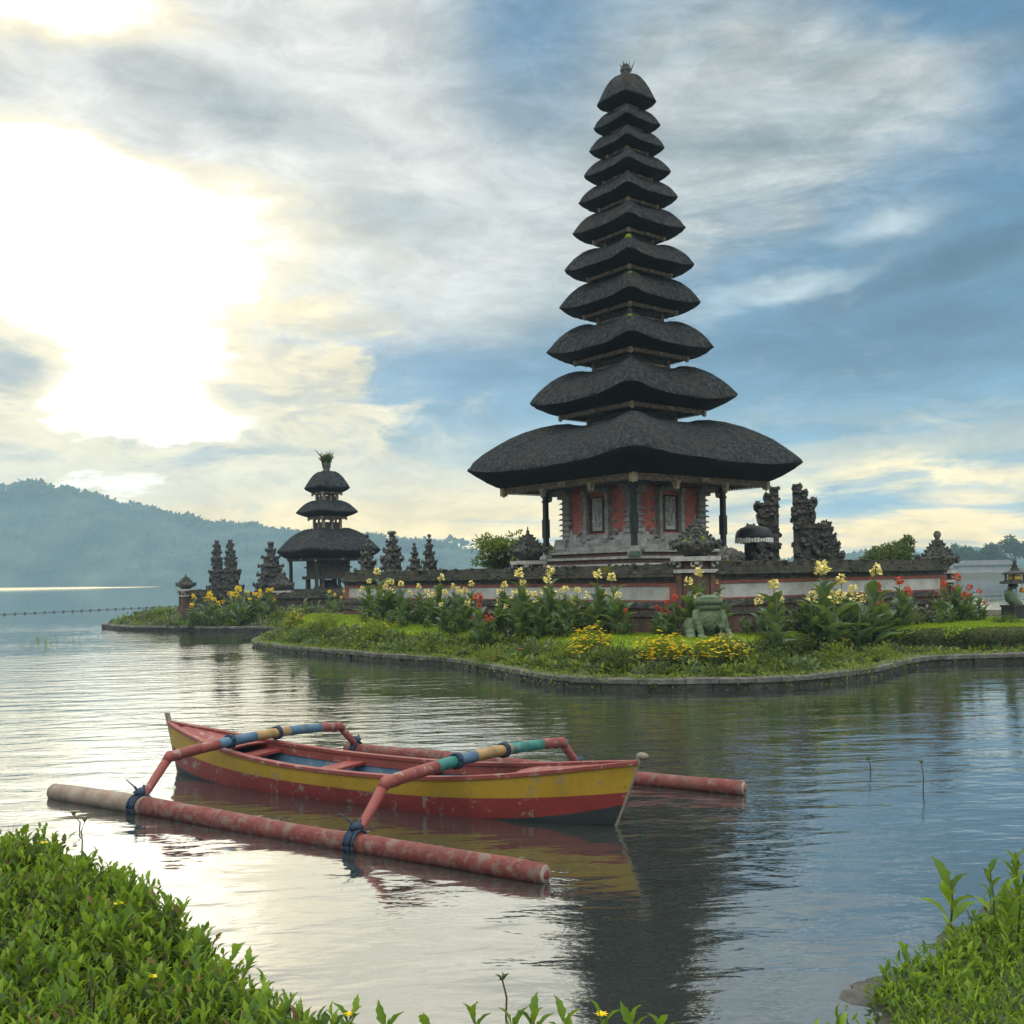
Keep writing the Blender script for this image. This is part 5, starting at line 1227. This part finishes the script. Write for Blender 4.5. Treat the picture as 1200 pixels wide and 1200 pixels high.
dome('green_bush', 1180, 731, 24.6, 18, .22, 'flat dark cushion plant on the lawn near the lantern', None, leaf_dark, 17, 500)

# ------------------------------------------------------------------ slope planting, hedge face, lawn
rs = np.random.RandomState(31)
def scatter(n, x0, x1, y0, y1, ok):
    out = np.zeros((0, 2))
    while len(out) < n:
        P = np.column_stack([rs.uniform(x0, x1, n * 3), rs.uniform(y0, y1, n * 3)]); out = np.concatenate([out, P[ok(P)]])
    return out[:n]
def clumps(C2, r0, r1, per, ls, hs=.8, up=.5):
    PP, DD, LL = [], [], []
    g = gh(C2)
    for (x, y), z in zip(C2, g):
        r = rs.uniform(r0, r1); d = rdir(rs, per, -.1); PP.append(np.array((x, y, z)) + d * rs.uniform(.4, 1, (per, 1)) * (r, r, r * hs)); DD.append(d + rs.uniform(-.8, .8, (per, 3)) + (0, 0, up)); LL.append(rs.uniform(.7, 1.35, per) * ls)
    return np.concatenate(PP), np.concatenate(DD), np.concatenate(LL)
sl_ok = lambda P: (lambda d: (d > .34) & (d < 1.2) & (P[:, 1] < 33) & ~((P[:, 0] > 3.9) & (lawn_e(P) > -.15)))(isl_d(P))
C2 = scatter(330, -9, 5.4, 17.6, 33, sl_ok); a = clumps(C2, .12, .34, 46, .105, .95)
sl_ok2 = lambda P: (lambda d: (d > .34) & (d < 1.9) & (P[:, 1] < 33) & (lawn_e(P) < -.15))(isl_d(P))
C3 = scatter(190, 4.0, 16, 17.6, 24, sl_ok2); b = clumps(C3, .07, .20, 30, .075)
C4 = scatter(150, -19, -8.6, 36, 48, lambda P: (lambda d: (d > .3) & (d < 2.2))(isl_d(P))); c = clumps(C4, .2, .45, 40, .12)
PP, DD, LL = (np.concatenate(q) for q in zip(a, b, c))
V, Q, T = leaves(PP, DD, LL, LL * rs.uniform(.35, .6, len(LL)), 'fold', .9, rs)
cl_ = np.concatenate([np.repeat(np.arange(330), 46), 330 + np.repeat(np.arange(190), 30), 520 + np.repeat(np.arange(150), 40)]); pk = rs.choice([0, 0, 0, 0, 1, 1, 1, 2, 3], 670)[cl_]; mi = np.concatenate([np.repeat(pk, 2), np.repeat(pk, 4)])
tag(link('ground_cover', np_mesh('ground_cover', V, Q, T, [leaf_slope, leaf_dark, leaf_grey, leaf_canna], mi)), 'low mixed planting on the slope behind the stone kerb', kind='stuff')
# trailing stems over the kerb
n = 750; k_ = rs.randint(0, len(fine), 12000); sel = [fine[i] for i in k_ if fine[i][1] < 33 and -8 < fine[i][0] < 12][:n]
P, D, L = [], [], []
for x, y in sel:
    cl = rs.uniform(.05, .3); n_ = 14
    P.append(np.column_stack([np.full(n_, x) + rs.uniform(-.12, .12, n_), np.full(n_, y) + rs.uniform(-.02, .30, n_), np.linspace(.27, .24 - cl, n_) * 1.0])); D.append(rs.uniform(-1, 1, (n_, 3)) + (0, -.8, -.4)); L.append(rs.uniform(.03, .07, n_))
P = np.concatenate(P); V, Q, T = leaves(P, np.concatenate(D), np.concatenate(L), np.concatenate(L) * .5, 'fold', .9, rs)
tag(link('creeping_leaves', np_mesh('creeping_leaves', V, Q, T, leaf_slope)), 'trailing leaves hanging over the stone kerb', kind='stuff')
# clipped hedge face under the right lawn
P, D = [], []
i0 = LAWN_EDGE[8:]; sgl = np.linalg.norm(np.diff(i0, axis=0), axis=1); cum = np.concatenate([[0], np.cumsum(sgl)])
n = 15000; q = rs.uniform(0, cum[-1], n); bx = np.interp(q, cum, i0[:, 0]); by = np.interp(q, cum, i0[:, 1])
off = rs.uniform(-.26, .02, n); zq = rs.uniform(.18, .68, n) - .05 * (off < -.2)
tn = np.column_stack([np.interp(q + .1, cum, i0[:, 0]) - bx, np.interp(q + .1, cum, i0[:, 1]) - by]); tn /= np.linalg.norm(tn, axis=1, keepdims=True) + 1e-9; nr = np.column_stack([-tn[:, 1], tn[:, 0]])
P = np.column_stack([bx + nr[:, 0] * off, by + nr[:, 1] * off, zq]); D = np.column_stack([-nr * .8, np.full(n, .3)]) + rs.uniform(-.8, .8, (n, 3))
V, Q, T = leaves(P, D, rs.uniform(.05, .085, n), .04, 'fold', .9, rs)
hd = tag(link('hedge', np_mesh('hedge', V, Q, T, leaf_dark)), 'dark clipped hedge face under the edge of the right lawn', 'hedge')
# lawn: turf sheet is the island ground's own top; blades over it
def lawn_ok(P):
    d = isl_d(P); ok = (d > 1.2) & (d < 5.5) & (P[:, 1] < 34)
    e = np.full(len(P), 1.0); r = P[:, 0] > 3.9; e[r] = lawn_e(P[r]); ok &= (e > -.06)
    for (dv, nv, s0) in ((W, -U, -1), (U, -W, 1)):
        q = P - np.array(P0); s = q @ np.array(dv); o = q @ np.array(nv)
        ok &= ~((o < .45) & (q @ np.array(U) > -.45) & (q @ np.array(W) > -.45))
    return ok
G2 = scatter(70000, -8, 17.5, 18.5, 34, lawn_ok); g = gh(G2)
nb = len(G2); D = np.column_stack([rs.uniform(-.5, .5, (nb, 2)), np.ones(nb)])
V, Q, T = leaves(np.column_stack([G2, g - .01]), D, rs.uniform(.04, .085, nb), .014, 'quad', 1.0, rs)
tag(link('grass', np_mesh('grass', V, Q, T, grassm)), 'bright short lawn grass on the island', kind='stuff')
Tf = grid_mesh('turf', -8, 17.6, 18.4, 34, .2, lambda P: gh(P) + .006, [lawnm], keep=lawn_ok)

# ------------------------------------------------------------------ trees and bushes behind the walls
def tree(name, loc, h, crown_r, ch, label, seed, lm=leaf_tree, n=2600, ls=.16, group=None, clus=26, trunk=.10, cat='tree', lo=-.2):
    rs = np.random.RandomState(seed); rng = random.Random(seed); root = thing(name, loc, label, cat, group)
    t = MB(); t.tube([(0, 0, -.2), (.05, 0, h * .3), (-.03, .02, h * .62), (0, 0, h * .8)], [trunk * 1.2, trunk, trunk * .7, trunk * .3], 8)
    cs = []
    for k in range(clus):
        d = rdir(rs, 1, lo)[0]; c = np.array((0, 0, h - ch)) + d * (crown_r, crown_r, ch) * rs.uniform(.35, .95) * (1, 1, 1); cs.append(c)
        if k % 2 == 0: b0 = Vector((0, 0, h * rng.uniform(.25, .6))); t.tube([b0, b0.lerp(Vector(c), .5) + Vector((0, 0, .05 * h)), Vector(c)], [trunk * .45, trunk * .3, trunk * .08], 5)
    t.build('trunk', twigm, root)
    k = n // clus; P, D = [], []
    for c in cs:
        r = crown_r * rs.uniform(.22, .42); d = rdir(rs, k, -.6); P.append(c + d * rs.uniform(.3, 1, (k, 1)) * (r, r, r * .75)); D.append(d + rs.uniform(-.7, .7, (k, 3)))
    P = np.concatenate(P); V, Q, T = leaves(P, np.concatenate(D), rs.uniform(.7, 1.3, len(P)) * ls, rs.uniform(.35, .5, len(P)) * ls, 'fold', 1.0, rs)
    link('crown', np_mesh('crown', V, Q, T, lm), root); return root
p = at(592, 668, 31.5); zt = at(592, 618, 31.5).z; tree('leafy_bush', (p.x, 31.5, .7), zt - .7, .95, 1.05, 'airy light green bush behind the long wall, left of the tower', 51, n=2600, ls=.13, cat='bush', clus=34)
p = at(637, 668, 31.0); zt = at(637, 628, 31).z; tree('leafy_bush', (p.x, 31.0, .7), zt - .7, .6, .8, 'small bush peeping out beside the left roof post of the tower', 52, n=1200, ls=.13, cat='bush', lm=leaf_slope)
p = at(1041, 660, 35); zt = at(1041, 633, 35).z; tree('round_bush', (p.x, 35, .6), zt - .6, 1.05, .95, 'broad rounded bush behind the right wall, left of its end pillar', 53, n=4200, ls=.12, cat='bush', clus=44, lm=leaf_dark)
p = at(1062, 640, 35.6); zt = at(1062, 619, 35.6).z; tree('slim_tree', (p.x, 35.6, .6), zt - .6, .28, .8, 'slim treetop rising from the right side of the rounded bush', 54, n=500, ls=.12, clus=10, lm=leaf_dark)
for i, (px_, yt, cr, lb) in enumerate(((1120, 641, 3.2, 'hazy grey-green tree on the far shore, leftmost beside the end pillar'), (1136, 643, 4.2, 'broad hazy tree on the far shore behind the lakeside house'), (1150, 648, 3.4, 'low hazy tree on the far shore right of the broad one'), (1163, 640, 3.2, 'round-topped hazy tree on the far shore left of the lantern'),
                                   (1190, 622, 3.8, 'tallest hazy tree on the far shore, right above the lantern'), (1206, 634, 4.5, 'hazy tree on the far shore cut by the right edge'), (1104, 650, 3.0, 'low hazy tree on the far shore just right of the end pillar'), (1176, 655, 2.6, 'smallest hazy tree on the far shore between the round and the tall one'))):
    Y = 290 + (i % 3) * 8; p = at(px_, 668, Y); zt = at(px_, yt, Y).z
    tree('shore_tree', (p.x, Y, 1.5), zt - 1.5, cr, (zt - 1.5) * (.42 if i != 4 else .5), lb, 60 + i, leaf_far, 1500, 1.0, 'trees on the far shore', 26, .35)
for i, (px_, w_, lb) in enumerate(((1146, 11, 'long low lakeside house under the hazy trees'), (1172, 5, 'tiny pale lakeside hut left of the lantern'))):
    Y = 272; p = at(px_, 668, Y); hs = thing('lake_house', (p.x, Y, 1.2), lb, 'house', 'houses on the far shore', R(-8))
    MB().box((0, 0, .9), (w_, 5, 2.2)).build('wall', farwall, hs); b = MB(); b.box((0, 0, 2.6), (w_ + 1.6, 6.4, 1.3), 0, 0, .55); b.build('roof', tile, hs)

# ------------------------------------------------------------------ small things on the water
def twig(px, py0, py1, label, leafy=True, seed=1, bend=0.02):
    rng = random.Random(seed); hz_ = hor(px); Y = CAMH * F / (py0 - hz_); p = at(px, py0, Y); h = (py0 - py1) / F * Y
    root = thing('water_twig', (p.x, Y, 0), label, 'twig', 'twigs standing in the water'); m = MB(); m.tube([(0, 0, -.3), (bend, 0, h * .5), (0, 0, h)], [.006, .005, .004], 6); m.build('stem', twigm, root)
    if leafy:
        r_ = np.random.RandomState(seed); n = 7; a = r_.uniform(0, 6.28, n); V, Q, T = leaves(np.column_stack([np.zeros((n, 2)), np.full(n, h * .93)]), np.column_stack([np.cos(a), np.sin(a), np.full(n, 1.4)]), .045, .02, 'fold', .5, r_); link('leaf_tuft', np_mesh('leaf_tuft', V, Q, T, leaf_dark), root)
twig(1080, 926, 893, 'lone bare twig in open water right of the boat', True, 1); twig(87, 973, 955, 'thin dry twig in the water between the long pole and the hedge', True, 2, .05); twig(100, 985, 962, 'thin twig in the water nearest the left hedge', True, 5, -.03)
twig(1018, 905, 890, 'short twig in the water beyond the far pole', True, 3); twig(589, 1192, 1146, 'upright sprig rising from the water at the bottom middle', True, 4)
for i, (px, py, lb) in enumerate(((40, 752, 'widest tuft of water reeds on the far left'), (86, 752, 'reed tuft second nearest the island tip'), (118, 750, 'thin reed tuft nearest the island tip'), (27, 757, 'short reed tuft leftmost on the lake'), (58, 756, 'thin reed tuft just right of the widest one'))):
    Y = CAMH * F / (py - hor(px)); p = at(px, py, Y); r_ = np.random.RandomState(i); n = (16, 9, 5, 5, 5)[i]; root = thing('reed_tuft', (p.x, Y, 0), lb, 'reeds', 'reeds out on the lake')
    P = np.column_stack([r_.normal(0, .16 if i else .4, n), r_.normal(0, .1, n), np.full(n, -.05)]); V, Q, T = leaves(P, np.column_stack([r_.uniform(-.25, .25, (n, 2)), np.ones(n)]), r_.uniform(.15, .5, n), .02, 'blade', .5, r_); link('blades', np_mesh('blades', V, Q, T, leaf_slope), root)
m = MB(); pa, pb = at(-40, 714, 70), at(210, 706, 90); pa.z = pb.z = .02
m.tube([pa.lerp(pb, q / 10) for q in range(11)], .012, 5); o = m.build('buoy_rope', darkwood); tag(o, 'float line of small dark buoys strung across the lake on the left', 'buoy line')
m = MB()
for q in range(24): m.blob(pa.lerp(pb, (q + .5) / 24) + Vector((0, 0, .05)), (.09, .07, .045), random.Random(q), .1)
m.build('buoy_floats', twigm, o)

# ------------------------------------------------------------------ foreground planting on the near bank
rs = np.random.RandomState(88)
def sprigs(P2, zoff, ls, per=9, spread=.75, hgt=.12, zr=.06):
    g = bank_h(P2) if len(P2) else np.zeros(0); PP, DD, LL = [], [], []
    n = len(P2); lean = rs.normal(0, .28, (n, 2)); sc_ = rs.uniform(.5, 1.35, n) * (1 + .25 * np.sin(P2[:, 0] * 4.1) * np.cos(P2[:, 1] * 3.7)); ht = zoff + rs.uniform(-zr, zr, n)
    for k in range(per):
        a = k * 2.4 + rs.uniform(0, 6.28, n); q = k / per; el = .3 + 1.9 * q + rs.uniform(-.25, .25, n)
        PP.append(np.column_stack([P2 + lean * hgt * q, g + ht - hgt * (1 - q)])); DD.append(np.column_stack([np.cos(a) + lean[:, 0], np.sin(a) + lean[:, 1], el])); LL.append(ls * sc_ * rs.uniform(.75, 1.15, n) * (1.05 - .25 * q))
    return np.concatenate(PP), np.concatenate(DD), np.concatenate(LL)
def bscat(n, x0, x1, y0, y1, ok):
    out = np.zeros((0, 2))
    while len(out) < n:
        P = np.column_stack([rs.uniform(x0, x1, n * 3), rs.uniform(y0, y1, n * 3)]); out = np.concatenate([out, P[ok(P)]])
    return out[:n]
lok = lambda P: (bank_d(P) > .18) & (P[:, 0] < -.12 - .0 * P[:, 1]) & (P[:, 0] / np.maximum(P[:, 1], .1) > -.62)
A1 = bscat(4600, -4.2, -.1, 1.9, 6.4, lok)
ed = .04 * np.sin(A1[:, 0] * 9) * np.cos(A1[:, 1] * 7) + .03 * np.sin(A1[:, 0] * 23 + A1[:, 1] * 17)
p1, d1, l1 = sprigs(A1, .20 + ed, .050, 9, .75, .15, .055); q1 = np.repeat(np.arange(9) / 9, len(A1))
A2 = bscat(2600, -4.2, -.1, 1.9, 6.4, lok); p2, d2, l2 = sprigs(A2, .10, .055, 6, .75, .12, .05); q2 = np.repeat(np.arange(6) / 9, len(A2))
A3 = bscat(700, -3.4, -.1, 1.9, 6.0, lambda P: lok(P) & (bank_d(P) < .5)); p3, d3, l3 = sprigs(A3, .08, .05, 7, .75, .14, .07); q3 = np.repeat(np.arange(7) / 9, len(A3))
P, D, L = np.concatenate([p1, p2, p3]), np.concatenate([d1, d2, d3]), np.concatenate([l1, l2, l3])
V, Q, T = leaves(P, D, L, L * rs.uniform(.34, .5, len(L)), 'toothed', .45, rs)
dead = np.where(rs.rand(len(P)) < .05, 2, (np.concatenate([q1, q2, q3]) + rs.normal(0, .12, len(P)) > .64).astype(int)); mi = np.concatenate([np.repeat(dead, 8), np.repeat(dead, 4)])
tw = A2[:420]; gz2 = bank_h(tw); V2, Q2, T2 = leaves(np.column_stack([tw, gz2 + .02]), np.column_stack([rs.normal(0, .3, (420, 2)), np.ones(420)]), rs.uniform(.18, .32, 420), .005, 'blade', .5, rs)
tag(link('dry_stems', np_mesh('dry_stems', V2, Q2, T2, twigm)), 'thin brown stems standing among the near left ground cover', kind='stuff')
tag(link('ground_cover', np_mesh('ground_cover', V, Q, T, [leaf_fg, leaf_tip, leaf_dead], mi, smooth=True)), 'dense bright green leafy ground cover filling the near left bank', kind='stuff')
rok = lambda P: (bank_d(P) > .10 + .05 * np.clip(1.9 - P[:, 0], 0, 1)) & (P[:, 0] > .7) & (P[:, 0] / P[:, 1] < .62) & ((np.sin(P[:, 0] * 3.1 + 1) * np.cos(P[:, 1] * 2.7) + .3 * np.sin(P[:, 0] * 11) > -.45))
bl_ = bscat(360, .7, 4.6, 3.6, 7.4, rok); V2, Q2, T2 = leaves(np.column_stack([bl_, bank_h(bl_) - .01]), np.column_stack([rs.normal(0, .45, (360, 2)), np.ones(360)]), rs.uniform(.08, .22, 360), .008, 'blade', .5, rs)
tag(link('grass', np_mesh('grass', V2, Q2, T2, grassm)), 'long grass blades among the weeds on the near right shore', kind='stuff')
B1 = bscat(1300, .7, 4.6, 3.6, 7.4, rok); p1, d1, l1 = sprigs(B1, .09, .055, 8, .8, .14, .07)
B2 = bscat(1500, .7, 4.6, 3.6, 7.4, rok); p2, d2, l2 = sprigs(B2, .05, .05, 7, .8, .10, .05)
P, D, L = np.concatenate([p1, p2]), np.concatenate([d1, d2]), np.concatenate([l1, l2]); V, Q, T = leaves(P, D, L, L * rs.uniform(.25, .42, len(L)), 'fold', .6, rs)
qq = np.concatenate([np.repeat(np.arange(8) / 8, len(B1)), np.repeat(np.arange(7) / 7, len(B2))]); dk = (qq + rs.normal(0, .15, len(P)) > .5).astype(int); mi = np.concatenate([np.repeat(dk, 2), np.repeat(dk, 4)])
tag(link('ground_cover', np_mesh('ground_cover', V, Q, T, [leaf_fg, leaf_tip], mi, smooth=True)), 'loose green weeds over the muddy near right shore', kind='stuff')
def sprig_thing(px, py, Y, label, seed, n=10, ls=.075, hgt=.22, flower=False, group=None, name='leafy_sprig', foot=None):
    r_ = np.random.RandomState(seed); top = at(px, py, Y); g = float(bank_h([(top.x, Y)])[0]) - .02; h = top.z - g
    root = thing(name, (top.x, Y, g), label, 'plant', group); m = MB(); m.tube([(0, 0, 0), (.02, 0, h * .5), (0, 0, h * .93)], [.006, .005, .003], 6); m.build('stem', stemm, root)
    q = np.linspace(0, 1, n); a = np.arange(n) * 2.4 + r_.uniform(0, 6); z = h - hgt * (1 - q) - ls * .5
    V, Q, T = leaves(np.column_stack([np.zeros((n, 2)), z]), np.column_stack([np.cos(a), np.sin(a), .35 + 1.6 * q]), ls * r_.uniform(.8, 1.2, n), ls * .4, 'toothed', .4, r_); link('foliage', np_mesh('foliage', V, Q, T, leaf_tip, smooth=True), root)
    if flower:
        a = np.arange(8) * .785; V, Q, T = leaves(np.column_stack([np.zeros((8, 2)), np.full(8, h - .01)]), np.column_stack([np.cos(a), np.sin(a), np.full(8, .5)]), .02, .012, 'quad', .2, r_); link('blossom', np_mesh('blossom', V, Q, T, pet_yel), root)
    return root
GS = 'sprigs along the bottom of the near bank'
for i, (px, py, fl_, lb) in enumerate(((408, 1186, True, 'yellow-flowered sprig where the left ground cover ends'), (452, 1190, False, 'low sprig first along the bottom edge right of the yellow flower'), (500, 1190, False, 'low broad sprig left of the forked reddish one'), (556, 1178, False, 'forked sprig left of the upright water twig'),
                                        (600, 1188, False, 'leafy sprig under the upright water twig'), (625, 1177, False, 'tallest pointed sprig right of the upright water twig'), (660, 1184, False, 'narrow sprig left of the tower reflection'), (705, 1186, True, 'sprig with a yellow bud below the tower reflection'), (742, 1181, False, 'broad leafy sprig below the right side of the tower reflection'), (775, 1188, False, 'low sprig at the right end of the bottom row'))):
    sprig_thing(px, py, 2.62, lb, 300 + i, 9, .07, .14, fl_, GS)
sprig_thing(1112, 1022, 5.75, 'tall broad-leaved weed standing alone at the right water edge', 320, 8, .20, .22)
sprig_thing(1160, 1012, 5.5, 'reddish-stemmed tall weed right of the lone broad-leaved one', 321, 12, .11, .32)
sprig_thing(1190, 1000, 5.3, 'tall leafy weed cut by the right edge above the shore', 322, 26, .11, .50)
sprig_thing(1180, 1035, 5.2, 'bushy weed at the right edge below the tallest one', 323, 30, .10, .45)
for i, (px, py, lb) in enumerate(((52, 986, 'small yellow flower at the top of the left ground cover'), (139, 1057, 'small yellow flower in the middle of the left ground cover'), (181, 1142, 'small pale yellow flower low in the left ground cover'))):
    Y = 2.0
    while at(px, py, Y).z > float(bank_h([(at(px, py, Y).x, Y)])[0]) + .26: Y += .02
    sprig_thing(px, py, Y, lb, 340 + i, 5, .05, .06, True, 'small flowers in the ground cover', 'small_flower')
